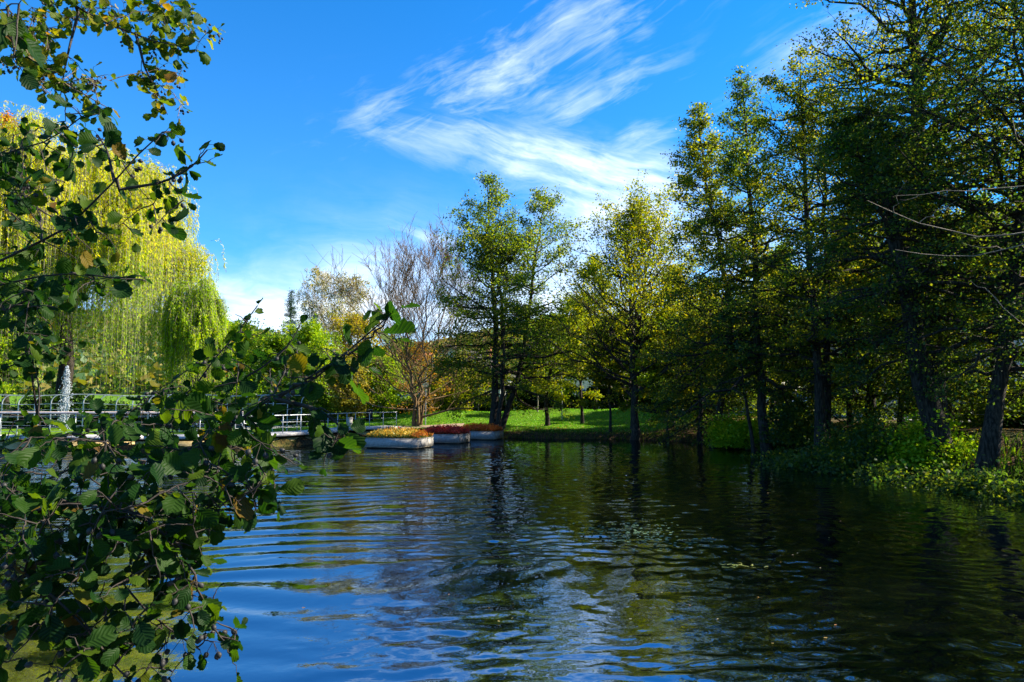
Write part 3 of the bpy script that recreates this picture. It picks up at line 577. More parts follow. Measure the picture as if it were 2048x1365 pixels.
# ------------------------------------------------------------------ willows
def willow(label, px, Yd, pyt, rad, hb, seed, nst, scale=1.0, mtop='willow_top', mlow='willow_low', lobes=9):
    rng = np.random.default_rng(seed); base = W(px, 820, Yd); base[2] = float(height(base[0], Yd)); top = W(px, pyt, Yd)[2]; hh = top - base[2]
    th = thing('weeping_willow', label, 'willow', base)
    tg = Geo(); tp = np.array([base - [0, 0, .2], base + [.3, 0, hh * .2], base + [-.2, .1, hh * .42], base + [.1, 0, hh * .62]])
    tg.path(tp, .55 * scale, 10, .25 * scale); tg.build('trunk', M['bark'], th, smooth=True)
    # limbs arching to lobes
    k = 44; az = np.arange(k) * 2.399 + rng.normal(size=k) * .2; q = np.sqrt((np.arange(k) + .5) / k)
    cz = base[2] + hh * (.62 + .38 * np.sqrt(np.clip(1 - q ** 2 * .92, 0, 1))) * rng.uniform(.8, 1.03, k)
    cx_ = base[0] + np.cos(az) * rad * q * rng.uniform(.85, 1.05, k); cy_ = base[1] + np.sin(az) * rad * .8 * q
    cen = np.stack([cx_, cy_, cz], -1); start = base + np.array([0, 0, 1.]) * (hh * rng.uniform(.25, .6, k))[:, None]
    s = np.linspace(0, 1, 8)[None, :, None]; ctrl = (start + cen) / 2 + np.array([0, 0, hh * .13])
    A = (1 - s) ** 2 * start[:, None] + 2 * s * (1 - s) * ctrl[:, None] + s ** 2 * cen[:, None]
    bgm = Geo(); V, Qd = tubes(A, np.full(k, .13 * scale), np.full(k, .03), 5); bgm.add(V, Qd)
    # strands: start near a lobe centre, arch out a little, hang
    i = rng.integers(0, k, nst); off = rng.normal(size=(nst, 3)) * np.array([1, 1, .45]) * (rad * .10)
    P0 = cen[i] + off; out_ = unit(np.concatenate([P0[:, :2] - base[:2], np.zeros((nst, 1))], 1))
    floor = base[2] + hb * rng.uniform(.75, 2.2, nst) + np.where(rng.uniform(size=nst) < .5, rng.uniform(0, 1, nst) * hh * .45, 0)
    Ln = np.minimum(np.maximum(P0[:, 2] - floor, .8), hh * rng.uniform(.12, .75, nst) * np.take(rng.uniform(.6, 1.1, k), i))
    n = 9; s = np.linspace(0, 1, n)
    sway = rng.normal(size=(nst, 2)) * .16
    P = P0[:, None] + out_[:, None] * (np.minimum(s * 5, 1) ** .7 * .9)[None, :, None] * rng.uniform(.3, 1.1, nst)[:, None, None]
    P[..., 2] += (-Ln[:, None] * s ** 1.25 + .35 * np.sin(np.minimum(s * 4, 1) * pi)[None])
    P[..., :2] += sway[:, None] * (s * s)[None, :, None]
    V, Qd = tubes(P, np.full(nst, .008), np.full(nst, .004), 3); bgm.add(V, Qd); bgm.build('branches', M['bark_pale'], th)
    nl = 56; ii = np.repeat(np.arange(nst), nl); ss = rng.uniform(.03, 1, len(ii)); Pp, _ = at(P, ii, ss)
    Pp += rng.normal(size=Pp.shape) * np.array([.035, .035, .02])
    rel = (Pp[:, 2] - base[2]) / hh + rng.normal(size=len(Pp)) * .06
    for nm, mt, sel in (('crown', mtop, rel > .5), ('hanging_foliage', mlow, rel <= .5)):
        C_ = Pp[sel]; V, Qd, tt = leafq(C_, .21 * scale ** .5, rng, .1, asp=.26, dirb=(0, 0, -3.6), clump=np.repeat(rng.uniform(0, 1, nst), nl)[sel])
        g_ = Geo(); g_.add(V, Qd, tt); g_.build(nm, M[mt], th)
    return th
willow('huge weeping willow with golden top and hanging lime-green curtains behind the walkway', 120, 47, 262, 7.3, 1.2, 101, 7000)
willow('smaller darker weeping willow on the right flank of the huge one', 385, 46, 562, 1.35, 1.2, 102, 1100, .8, mtop='willow_low')

# ------------------------------------------------------------------ bushes
def bush(name, label, x, y, rx, ry, rz, n, ls, mat, seed, cat='shrub', group=None, nst=14, z=None, hang=0):
    rng = np.random.default_rng(seed); z = float(height(x, y)) if z is None else z
    th = thing(name, label, cat, (x, y, z), group)
    nb = 46; b_ = unit(rng.normal(size=(nb, 3))) * rng.uniform(.45, 1.0, nb)[:, None]; b_[:, 2] = np.abs(b_[:, 2])
    cen = np.array([x, y, z]) + b_ * np.array([rx, ry, rz]) * .85
    s = Geo(); P0 = np.array([x, y, z - .1]) + rng.normal(size=(nb, 3)) * np.array([rx * .25, ry * .25, 0])
    A = polyl(P0, unit(cen - P0), np.linalg.norm(cen - P0, axis=1), 5, np.zeros(nb), .2, rng); V, Qd = tubes(A, np.full(nb, .02), np.full(nb, .006), 3); s.add(V, Qd); s.build('stems', M['twig'], th)
    i = rng.integers(0, nb, n); Cn = cen[i] + rng.normal(size=(n, 3)) * np.array([rx, ry, rz * .8]) * .17
    Cn[:, 2] = np.maximum(Cn[:, 2], z + .02 + hang * 0)
    V, Qd, tt = leafq(Cn, ls, rng, .8, clump=rng.uniform(0, 1, nb)[i]); g_ = Geo(); g_.add(V, Qd, tt); g_.build('foliage', M[mat], th)
    return th
# dark hedge behind the lawn
def hedge(label, x0, x1, y0, y1, h, n, ls, mat, seed, name='hedge'):
    rng = np.random.default_rng(seed); c = ((x0 + x1) / 2, (y0 + y1) / 2); z = float(height(*c))
    th = thing(name, label, 'hedge', (*c, z)); L_ = math.hypot(x1 - x0, y1 - y0)
    u = rng.uniform(0, 1, n); x = x0 + (x1 - x0) * u; y = y0 + (y1 - y0) * u + rng.normal(size=n) * .5
    hh = h * (.8 + .2 * np.sin(u * L_ * .9) + .12 * np.sin(u * L_ * 2.7 + 1)); v = rng.uniform(0, 1, n) ** .7
    Cn = np.stack([x + rng.normal(size=n) * .2, y, z - .3 + v * hh], -1)
    V, Qd, tt = leafq(Cn, ls, rng, .5, clump=.5 + .5 * np.sin(x * 1.7 + v * 5)); g_ = Geo(); g_.add(V, Qd, tt); g_.build('foliage', M[mat], th)
    k = int(L_ * 3); u = (np.arange(k) + .5) / k; P0 = np.stack([x0 + (x1 - x0) * u, y0 + (y1 - y0) * u, np.full(k, z - .2)], -1)
    A = polyl(P0, unit(np.array([[0, 0, 1.]]) + rng.normal(size=(k, 3)) * .15), np.full(k, h * .75), 4, np.zeros(k), .2, rng); s = Geo(); V, Qd = tubes(A, np.full(k, .04), np.full(k, .01), 4); s.add(V, Qd); s.build('stems', M['bark'], th)
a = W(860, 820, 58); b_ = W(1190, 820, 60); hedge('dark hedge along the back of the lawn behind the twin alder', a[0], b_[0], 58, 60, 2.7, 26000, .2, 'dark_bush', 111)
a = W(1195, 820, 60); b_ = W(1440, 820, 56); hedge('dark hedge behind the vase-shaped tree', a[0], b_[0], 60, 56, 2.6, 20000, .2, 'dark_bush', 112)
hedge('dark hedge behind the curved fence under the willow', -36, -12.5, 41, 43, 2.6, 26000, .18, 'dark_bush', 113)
for i, (px, Yd, rx, rz, mt, lb) in enumerate([(560, 49, 2.3, 3.0, 'dark_bush', 'large dark green shrub behind the right end of the curved fence'), (480, 50, 2.4, 3.4, 'bush', 'green shrub left of the large dark one behind the fence'),
        (640, 52, 1.8, 2.4, 'bush', 'green shrub right of the large dark one'), (790, 58, 1.6, 1.7, 'dark_bush', 'dark shrub behind the small bright green lawn tree'),
        (860, 55, 2.2, 1.9, 'dark_bush', 'dark shrub behind the bare fan tree'), (1400, 50, 2.6, 2.6, 'bush', 'green shrub beside the metal gate')]):
    p = W(px, 820, Yd); bush('shrub', lb, p[0], Yd, rx, rx * .7, rz, 7000, .17, mt, 120 + i)
# right bank understorey
UB = [(1432, 872, 1.2, 1.1, 'lime_leaf', 'sunlit leafy shrub at the left end of the right bank'), (1490, 885, 1.3, .8, 'alder_dark', 'shrub behind the old stump'), (1545, 880, 1.1, 1.4, 'alder_dark', 'ivy-like shrub at the foot of the straight alder'),
      (1600, 895, 1.3, 1.0, 'alder_dark', 'dark bank shrub left of the double-trunked alder'), (1660, 900, 1.2, 1.6, 'alder_dark', 'taller leafy shrub at the foot of the double-trunked alder'), (1720, 905, 1.2, 1.3, 'alder_dark', 'lit shrub right of the double-trunked alder'),
      (1790, 908, 1.1, 1.2, 'lime_leaf', 'yellowish sunlit shrub on top of the bank'), (1800, 935, 1.1, .7, 'alder_dark', 'dark shrub hanging over the water below the yellowish one'), (1850, 935, 1.0, .9, 'alder_dark', 'dark shrub below the crooked alder'),
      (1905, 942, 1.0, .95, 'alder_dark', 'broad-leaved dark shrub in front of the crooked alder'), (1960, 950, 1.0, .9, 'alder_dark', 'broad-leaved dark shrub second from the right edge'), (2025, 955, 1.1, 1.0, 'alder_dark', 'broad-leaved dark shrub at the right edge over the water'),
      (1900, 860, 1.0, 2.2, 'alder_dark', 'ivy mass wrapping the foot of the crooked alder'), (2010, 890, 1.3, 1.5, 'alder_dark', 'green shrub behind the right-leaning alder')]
for i, (px, py, rx, rz, mt, lb) in enumerate(UB):
    p = G(px, py, .6); bush('bank_shrub', lb, p[0] + 1.25, p[1] + .5, rx * 1.4, rx * 1.35, rz * 1.45, 9000, .115, mt, 140 + i, group='shrubs on the right bank')
for i, (px, py, rx, rz, mt, lb) in enumerate([(1590, 868, 1.6, 1.5, 'alder_dark', 'leafy shrub behind the dark bank shrubs, below the wire fence at its left end'), (1700, 872, 1.7, 1.6, 'alder_dark', 'dark shrub on the bank top behind the lit one'),
      (1775, 880, 1.5, 1.3, 'alder_dark', 'green shrub on the bank top behind the yellowish one'), (1860, 885, 1.5, 1.4, 'alder_dark', 'dark shrub on the bank top behind the crooked alder'), (1945, 895, 1.5, 1.2, 'alder_dark', 'green shrub on the bank top between the crooked and right-leaning alders'),
      (2040, 900, 1.5, 1.3, 'alder_dark', 'dark shrub on the bank top at the right edge')]):
    p = G(px, py, 1.1); bush('bank_shrub', lb, p[0], p[1], rx, rx, rz, 7500, .115, mt, 180 + i, group='shrubs on the right bank')
for i in range(5):
    bush('bank_shrub', ['shrub on the near right bank outside the picture'][0], 14.3, 14.5 - i * 2.4, 1.4, 1.3, 1.3, 2500, .15, 'dark_bush', 160 + i, group='shrubs on the near right bank')

# grass (uncountable)
def blades(name, x, y, h, mat, rng, wd=.012):
    n = len(x); z = height(x, y); a = rng.uniform(0, 2 * pi, n); le = rng.normal(size=(n, 2)) * .35 * h[:, None]
    B = np.stack([x, y, z - .02], -1); s = np.stack([np.cos(a), np.sin(a), 0 * a], -1) * wd * (1 + h[:, None] * 2)
    T = B + np.concatenate([le, h[:, None]], 1); Mi = B + np.concatenate([le * .3, h[:, None] * .55], 1)
    V = np.stack([B - s, B + s, Mi + s * .8, T, Mi - s * .8], 1)
    o = mk(name, V, np.arange(n * 5).reshape(n, 5), M[mat], attrs={'tint': np.repeat(rng.uniform(0, 1, n), 5)})
    return o
rng = np.random.default_rng(200)
n = 150000; x = rng.uniform(-14, 18, n); y = rng.uniform(40, 62, n); s = sdf(x, y); kp = (s > 1.5); x, y = x[kp], y[kp]
tag(blades('lawn_grass', x, y, rng.uniform(.03, .09, len(x)), 'grassblade', rng, .018), 'bright green lawn grass on the far bank', 'grass', kind='stuff')
n = 90000; x = rng.uniform(-8, 15, n); y = rng.uniform(16, 46, n); s = sdf(x, y); kp = (s > .02) & (s < 2.6) & (rng.uniform(size=n) < np.exp(-s * .6)); x, y = x[kp], y[kp]
tag(blades('bank_grass', x, y, rng.uniform(.1, .4, len(x)) * (1 - .55 * sst(34, 37, y)), 'darkblade', rng, .012), 'long dark grass along the water edge', 'grass', kind='stuff')
# leaf litter
n = 16000; x = rng.uniform(-8, 17, n); y = rng.uniform(18, 49, n); s = sdf(x, y); kp = (s > .3) & ((s < 5) | (rng.uniform(size=n) < .12)); x, y = x[kp], y[kp]
V, Qd, tt = leafq(np.stack([x, y, height(x, y) + .02], -1), .09, rng, 3); lt = mk('leaf_litter', V, Qd, M['fallen'], attrs={'tint': tt}); tag(lt, 'brown and orange fallen leaves on the bank', 'fallen leaves', kind='stuff')
# distant woods on the hills
n = 60000; a = rng.uniform(-.75, .5, n); r = rng.uniform(240, 640, n); x = np.sin(a) * r; y = np.cos(a) * r
z = height(x, y) + rng.uniform(0, 7, n); V, Qd, tt = leafq(np.stack([x, y, z], -1), 3.6, rng, .8, asp=.9)
M['farwood'] = leafmat('farwood', [(.03, .07, .03), (.06, .11, .04), (.14, .15, .04), (.2, .16, .04)], .2)
fw = mk('far_woods', V, Qd, M['farwood'], attrs={'tint': tt}); tag(fw, 'hazy green and yellow woods on the distant hills', 'woods', kind='stuff')

# ------------------------------------------------------------------ walkway, railings, fence
DZ = .62
wk = [np.array(p, float) for p in [(-48, 29.2), (-22.5, 30.1), (-16, 30.3), (-12.1, 31), (-9.8, 34.9), (-8.9, 39.4), (-6.9, 41.6)]]
th = thing('boardwalk', 'grey boardwalk on a stone wall along the left shore', 'boardwalk', (-16, 31, 0))
gd = Geo(); gw = Geo(); gf = Geo()
for a, b in zip(wk[:-1], wk[1:]):
    d = unit(b - a); nrm = np.array([-d[1], d[0]]); wd = 1.5; ang = math.atan2(d[1], d[0]); L_ = np.linalg.norm(b - a)
    c = (a + b) / 2 + nrm * (wd / 2 - .15); gd.box((c[0], c[1], DZ - .07 + R0.uniform(0, .004)), (L_ + .3, wd, .14), ang)
    c = (a + b) / 2 + nrm * .22; gw.box((c[0], c[1], -.1), (L_ + .1, .3, (DZ - .14 + .1) * 2 - .21), ang)
gd.build('deck', M['deck'], th); gw.build('retaining_wall', M['wallstone'], th)
def rail(name, label, pts, dz, hh, step, rmat, pmat_, rr, mids=(.5,), inset=.0, cat='railing', pr=.022, flatrail=False):
    th = thing(name, label, cat, (*pts[0], dz)); gp_all = []
    gr = Geo(); gm = Geo()
    for a, b in zip(pts[:-1], pts[1:]):
        d = unit(b - a); L_ = np.linalg.norm(b - a); n = max(2, int(round(L_ / step)))
        gr.bar((*(a - d * .02), dz + hh), (*(b + d * .02), dz + hh), rr, 8)
        for m_ in mids: gm.bar((*a, dz + hh * m_), (*b, dz + hh * m_), .007, 5)
        for i in range(n + (b is pts[-1])):
            p = a + (b - a) * i / n; gp_all.append(p)
    gr.build('handrail', M[rmat], th, smooth=True); gm.build('rail_wires', M['metal'], th)
    for p in gp_all[:100]:
        g_ = Geo(); g_.box((p[0], p[1], dz + hh / 2 - .03), (.034, .034, hh + .06)); g_.build('post', M[pmat_], th)
rail('railing', 'railing with a thick pinkish wooden handrail along the left boardwalk', [wk[0] + [0, .1], wk[1] + [0, .1], wk[2] + [0, .1], wk[3] + [-.1, .1]], DZ, 1.02, 1.6, 'handrail', 'metal', .05, (.82, .45, .2))
rail('railing', 'low metal railing along the curved end of the boardwalk behind the planters', [wk[3] + [-.05, .15], wk[4] + [-.1, .1], wk[5] + [-.1, .1], wk[6] + [-.1, 0]], DZ, .85, 1.15, 'metal', 'metal', .02, (.6, .3))
rail('railing', 'slim inner metal railing at the back of the boardwalk', [wk[2] + [0, 1.3], wk[3] + [-.9, 1.3], wk[4] + [-1.3, .6]], DZ, .8, 1.5, 'metal', 'metal', .02, (.6, .3))
# fence with curved tops
fpts = [np.array(p, float) for p in [(-34, 34.5), (-22, 35.2), (-13.5, 36.5), (-11.2, 39)]]
th = thing('curved_fence', 'metal fence whose post tops curve over, in front of the willow', 'fence', (-22, 35.2, .6))
pp = []
for a, b in zip(fpts[:-1], fpts[1:]):
    n = int(round(np.linalg.norm(b - a) / .8)); pp += [(a + (b - a) * i / n, unit(b - a)) for i in range(n)]
wires = {k: [] for k in range(7)}
for p, d in pp:
    z0 = float(height(*p)); nr = np.array([-d[1], d[0]]); nr = np.array([d[0] * .8 - 0 * d[1], nr[1] * .4]); nr = unit(nr)
    pts = [(p[0], p[1], z0 - .1), (p[0], p[1], z0 + 1.55)]
    for a in np.linspace(.15, pi * .5, 6): pts.append((p[0] + nr[0] * .42 * (1 - cos(a)), p[1] + nr[1] * .42 * (1 - cos(a)), z0 + 1.55 + .42 * sin(a)))
    P = np.array(pts); f = np.linspace(0, 7, 18); P = np.stack([np.interp(f, np.arange(8), P[:, k]) for k in range(3)], -1)
    g_ = Geo(); g_.path(P, .03, 6, .02); g_.build('post', M['metal'], th, smooth=True)
    for k, zz in enumerate((.3, .6, .9, 1.2, 1.5)): wires[k].append((p[0], p[1], z0 + zz))
    wires[5].append(P[-1]); wires[6].append(P[-4])
g_ = Geo()
for k in wires: g_.path(np.array(wires[k]), .012 if k != 4 else .018, 4)
g_.build('rail_wires', M['metal'], th)
# concrete end pier and grey info box
def simple(name, label, cat, c, d, mat, top=None):
    th = thing(name, label, cat, (c[0], c[1], c[2])); g_ = Geo(); g_.box((c[0], c[1], c[2] + d[2] / 2), d); g_.build('body', M[mat], th)
    g_ = Geo(); g_.box((c[0], c[1], c[2] + d[2] + .02), (d[0] + .04, d[1] + .04, .045)); g_.build('lid', M[top or mat], th); return th
p = W(700, 838, 43); simple('stone_post', 'pale stone post standing on the lawn behind the low railing', 'post', (p[0], 43, float(height(p[0], 43)) - .05), (.28, .28, .62), 'concrete')
p = W(739, 825, 52); simple('electrical_box', 'dark grey box on the lawn left of the bare fan tree', 'box', (p[0], 52, float(height(p[0], 52)) - .05), (.46, .3, .9), 'black', 'concrete')
p = W(774, 822, 58); simple('electrical_box', 'small blue-grey box on the lawn further back', 'box', (p[0], 58, float(height(p[0], 58)) - .05), (.45, .3, .6), 'metal')
for px, Yd, lb in ((1124, 47, 'slim pale pole on the lawn right of the twin alder'), (851, 46, 'slim dark pole on the lawn right of the bare fan tree')):
    p = W(px, 840, Yd); z = float(height(p[0], Yd)); th = thing('slim_pole', lb, 'lamp post', (p[0], Yd, z), 'slim poles on the lawn')
    g_ = Geo(); g_.bar((p[0], Yd, z - .1), (p[0], Yd, z + 3.6), .04, 8, .03); g_.build('pole', M['metal'], th, smooth=True)
    g_ = Geo(); g_.bar((p[0], Yd, z + 3.6), (p[0], Yd, z + 3.75), .14, 10, .1); g_.build('pole_cap', M['black'], th)  # plain slim pole topped by a short wider cap
# path by the end of the walk
V = []; xs = np.linspace(-8.6, -3.2, 12)
for xx in xs: V += [(xx, 43.2 + (xx + 8.6) * .35, 0), (xx, 44.5 + (xx + 8.6) * .35, 0)]
V = np.array(V); V[:, 2] = height(V[:, 0], V[:, 1]) + .035
tag(mk('path', V, [[2 * i, 2 * i + 2, 2 * i + 3, 2 * i + 1] for i in range(11)], M['path']), kind='structure')

# fountain
rng = np.random.default_rng(220); p = W(128, 850, 38.5); z0 = float(height(p[0], 38.5)); zt = W(128, 733, 38.5)[2]
m, nt2, out = newmat('spray'); Nn = nt2.nodes
b = Nn.new('ShaderNodeBsdfPrincipled'); b.inputs['Base Color'].default_value = (.6, .66, .72, 1); b.inputs['Roughness'].default_value = .2
t_ = Nn.new('ShaderNodeBsdfTranslucent'); t_.inputs[0].default_value = (.6, .66, .72, 1); mxx = Nn.new('ShaderNodeMixShader'); nt2.links.new(b.outputs[0], mxx.inputs[1]); nt2.links.new(t_.outputs[0], mxx.inputs[2]); nt2.links.new(mxx.outputs[0], out.inputs[0])
th = thing('fountain', 'white fountain jet rising in front of the willow at left', 'fountain', (p[0], 38.5, z0))
n = 1500; u = rng.uniform(0, 1, n) ** .8; wd = .03 + .07 * np.sin(u * pi) ** .8 + (1 - u) ** 2 * .14
Cn = np.array([p[0], 38.5, z0]) + np.stack([rng.normal(size=n) * wd, rng.normal(size=n) * wd, u * (zt - z0)], -1)
sz = rng.uniform(.012, .035, n)[:, None]
oc = np.array([[1, 0, 0], [0, 1, 0], [-1, 0, 0], [0, -1, 0], [0, 0, 1.7], [0, 0, -1.7]]); V = Cn[:, None] + oc[None] * sz[:, None]
tri = np.array([[0, 1, 4], [1, 2, 4], [2, 3, 4], [3, 0, 4], [1, 0, 5], [2, 1, 5], [3, 2, 5], [0, 3, 5]])
mk('spray', V, (tri[None] + np.arange(n)[:, None, None] * 6).reshape(-1, 3), m, th)
P = np.stack([np.full(12, p[0]) + rng.normal(size=12) * .02, np.full(12, 38.5), np.linspace(z0, zt - .1, 12)], -1)
V, Qd = tubes(P[None], None, None, 8, rad=(.28 * np.array([.07, .09, .12, .14, .13, .15, .17, .18, .17, .14, .1, .03])[None] * rng.uniform(.8, 1.2, 12))); mk('jet', V, Qd, m, th, smooth=True)

# ------------------------------------------------------------------ planters
e1 = unit(np.array([-.95, .31])); e2 = np.array([.31, .95]) / np.linalg.norm([.31, .95])
def planter(label, A, L1, L2, mat, seed, dens=1.0, redband=False):
    rng = np.random.default_rng(seed); hz = .42; t = .09
    A = np.array(A[:2]); rz = math.atan2(-e1[1], -e1[0]); c = A + e1 * L1 / 2 + e2 * L2 / 2
    th = thing('floating_planter', label, 'planter', (c[0], c[1], 0), 'floating flower planters')
    g_ = Geo(); D = e1; 
    def wall(c2, d): g_.box((c2[0], c2[1], .04 + hz / 2), (d[0], d[1], hz), rz)
    wall(c - e2 * (L2 / 2 - t / 2), (L1, t)); wall(c + e2 * (L2 / 2 - t / 2), (L1, t)); wall(c + e1 * (L1 / 2 - t / 2), (t, L2 - 2 * t)); wall(c - e1 * (L1 / 2 - t / 2), (t, L2 - 2 * t))
    g_.build('box', M['concrete'], th)
    hzb, tb = .07, t + .006
    for nm, zc, hh_, ex, mt_ in (('base_band', .04 + .018, .036, .004, 'darkwall'), ('rim', .04 + hz - .012, .035, .014, 'concrete')):
        g_ = Geo()
        for sgn in (-1, 1):
            p_ = c + e2 * sgn * (L2 / 2 + ex / 2 - .02); g_.box((p_[0], p_[1], zc), (L1 + 2 * ex, .04 + ex, hh_), rz)
            p_ = c + e1 * sgn * (L1 / 2 + ex / 2 - .02); g_.box((p_[0], p_[1], zc), (.04 + ex, L2 - .04, hh_ - .004), rz)
        g_.build(nm, M[mt_], th)
    g_ = Geo(); g_.box((c[0], c[1], .02), (L1 - .16, L2 - .16, .12), rz); g_.build('float', M['black'], th)
    g_ = Geo(); g_.box((c[0], c[1], .36), (L1 - 2 * t, L2 - 2 * t, .1), rz); g_.build('soil', M['soil'], th)
    n = int(L1 * L2 * 1700 * dens); a = rng.uniform(-.49, .49, n); b = rng.uniform(-.48, .48, n)
    hh = (.16 + .24 * np.clip(1 - (2 * np.abs(b)) ** 3, 0, 1) * np.clip(1 - (2 * np.abs(a)) ** 4, 0, 1)) * rng.uniform(.65, 1.25, n)
    xy = c + a[:, None] * L1 * e1 + b[:, None] * L2 * e2; Cn = np.concatenate([xy, (.42 + hh * rng.uniform(.2, 1, n))[:, None]], 1)
    top = (Cn[:, 2] - .42) / hh
    tt = np.where(rng.uniform(size=n) < .25 + .7 * (top > .6), rng.uniform(.35, .8, n), rng.uniform(0, .25, n))
    if redband: tt = np.where((top > .5) & ((b > .12) | (a < -.36)) & (rng.uniform(size=n) < .75), rng.uniform(.85, 1, n), tt)
    else: tt = np.where(top > .5, np.clip(tt + .25, 0, 1), tt)
    V, Qd, _ = leafq(Cn, .10, rng, -.1, asp=.4, dirb=(0, 0, 2.2)); g_ = Geo(); g_.add(V, Qd, np.repeat(tt, 4)); o = g_.build('flowers', M[mat], th); tag(o, kind='stuff')
planter('concrete planter with yellow and orange flowers, nearest and leftmost of three', G(835, 899), 2.7, 1.7, 'flower_mix', 230, redband=True)
planter('concrete planter with dark red flowers, the middle one of three', G(917, 888.5), 2.2, 1.7, 'flower_red', 231)
planter('concrete planter with bright orange-red flowers, farthest of three', G(988, 881), 2.2, 1.6, 'flower_orange', 232)

# floating leaves and lily pads
rng = np.random.default_rng(240)
def disc(name, pts, r, mat, label, cat, kind=None, asp=1.0, k=8):
    n = len(pts); a = np.arange(k) * 2 * pi / k; rot = rng.uniform(0, 2 * pi, n); rr = r * rng.uniform(.6, 1.2, n)
    lx = np.cos(a)[None] * rr[:, None]; ly = np.sin(a)[None] * rr[:, None] * asp
    V = np.stack([pts[:, :1] + lx * np.cos(rot)[:, None] - ly * np.sin(rot)[:, None], pts[:, 1:2] + lx * np.sin(rot)[:, None] + ly * np.cos(rot)[:, None], .006 + rng.uniform(0, .008, (n, k))], -1)
    return tag(mk(name, V, np.arange(n * k).reshape(n, k), M[mat], attrs={'tint': np.repeat(rng.uniform(0, 1, n), k)}), label, cat, kind=kind)
c = G(1475, 1132); pts = c[:2] + rng.normal(size=(22, 2)) * np.array([.16, .07]); disc('floating_leaves', pts, .05, 'floatleaf', 'yellow-green leaf patch floating on the dark water at right', 'water plants', asp=.28, kind='stuff')
c = G(1255, 1070); pts = c[:2] + rng.normal(size=(260, 2)) * np.array([.55, .55]); disc('lily_pads', pts, .035, 'pad', 'patch of small grey-green floating pads right of the middle', 'water plants', kind='stuff', asp=.6)
pts = np.array([G(rng.uniform(560, 1750), 880 + 420 * rng.uniform(0, 1) ** 1.6)[:2] for _ in range(90)]); pts = pts[sdf(pts[:, 0], pts[:, 1]) < -.3]
disc('drifting_leaves', pts, .018, 'fallen', 'scattered fallen leaves drifting on the pond', 'fallen leaves', kind='stuff', asp=.6)
# stump
p = G(1452, 886); th = thing('tree_stump', 'old broken tree stump at the foot of the right bank', 'stump', (p[0], p[1] + .3, 0))
k = 14; a = np.arange(k) * 2 * pi / k; rg = [(0.0, .36), (.25, .3), (.45, .27), (.52, .2)]; V = []
for z, r in rg: V += [(p[0] + cos(t) * r * (1 + .15 * sin(3 * t)), p[1] + .3 + sin(t) * r, z + (.08 * sin(2 * t + 1) if z > .4 else 0)) for t in a]
V.append((p[0], p[1] + .3, .38)); fs = [[i * k + j, i * k + (j + 1) % k, (i + 1) * k + (j + 1) % k, (i + 1) * k + j] for i in range(3) for j in range(k)] + [[3 * k + j, 3 * k + (j + 1) % k, 4 * k] for j in range(k)]
mk('wood', V, fs, M['stump'], th)

# ------------------------------------------------------------------ right bank fence, gate, sign, road, cars
rp = [np.array(p, float) for p in [(15.2, 46), (15.6, 36), (16.0, 30), (17.0, 24), (18.5, 18), (19.5, 12)]]
th = thing('wire_fence', 'wire fence on slim pale posts along the top of the right bank', 'fence', (16, 30, 1.2))
wr = [[], [], []]
for a, b in zip(rp[:-1], rp[1:]):
    n = int(round(np.linalg.norm(b - a) / 2.2))
    for i in range(n):
        q = a + (b - a) * i / n; z = float(height(*q)); g_ = Geo(); g_.bar((*q, z - .1), (*q, z + 1.35), .028, 7); g_.build('post', M['concrete'], th)
        for k, hz in enumerate((.45, .85, 1.3)): wr[k].append((*q, z + hz))
g_ = Geo()
for k in wr: g_.path(np.array(k), .007, 3)
g_.build('wires', M['metal'], th)
# gate
th = thing('metal_gate', 'grey metal bar gate below the round sign', 'gate', (13.6, 43, 1.2)); z = 1.2; ax, bx = W(1436, 830, 43)[0], W(1492, 830, 43)[0]
g_ = Geo()
for xx in (ax, bx): g_.box((xx, 43, z + .75), (.12, .12, 1.6))
g_.build('gate_posts', M['concrete'], th); g_ = Geo(); g_.bar((ax, 43, z + 1.35), (bx, 43, z + 1.35), .025); g_.bar((ax, 43, z + .1), (bx, 43, z + .1), .025)
for xx in np.linspace(ax, bx, 13)[1:-1]: g_.bar((xx, 43, z + .1), (xx, 43, z + 1.35), .014, 5)
g_.build('bars', M['metal'], th)
# sign seen from behind
p = W(1457, 788, 44); th = thing('round_sign', 'round traffic sign seen from its dark back on a pale pole', 'sign', (p[0], 44, 1.2))
g_ = Geo(); g_.bar((p[0], 44.04, 1.0), (p[0], 44.04, p[2] + .3), .03, 8); g_.build('pole', M['metal'], th, smooth=True)
k = 24; a = np.arange(k) * 2 * pi / k; V = [(p[0] + .27 * cos(t), 44 + dy, p[2] + .27 * sin(t)) for dy in (-.01, .01) for t in a]
mk('disc', V, [list(range(k))[::-1], list(range(k, 2 * k))] + [[j, (j + 1) % k, k + (j + 1) % k, k + j] for j in range(k)], M['black'], th)
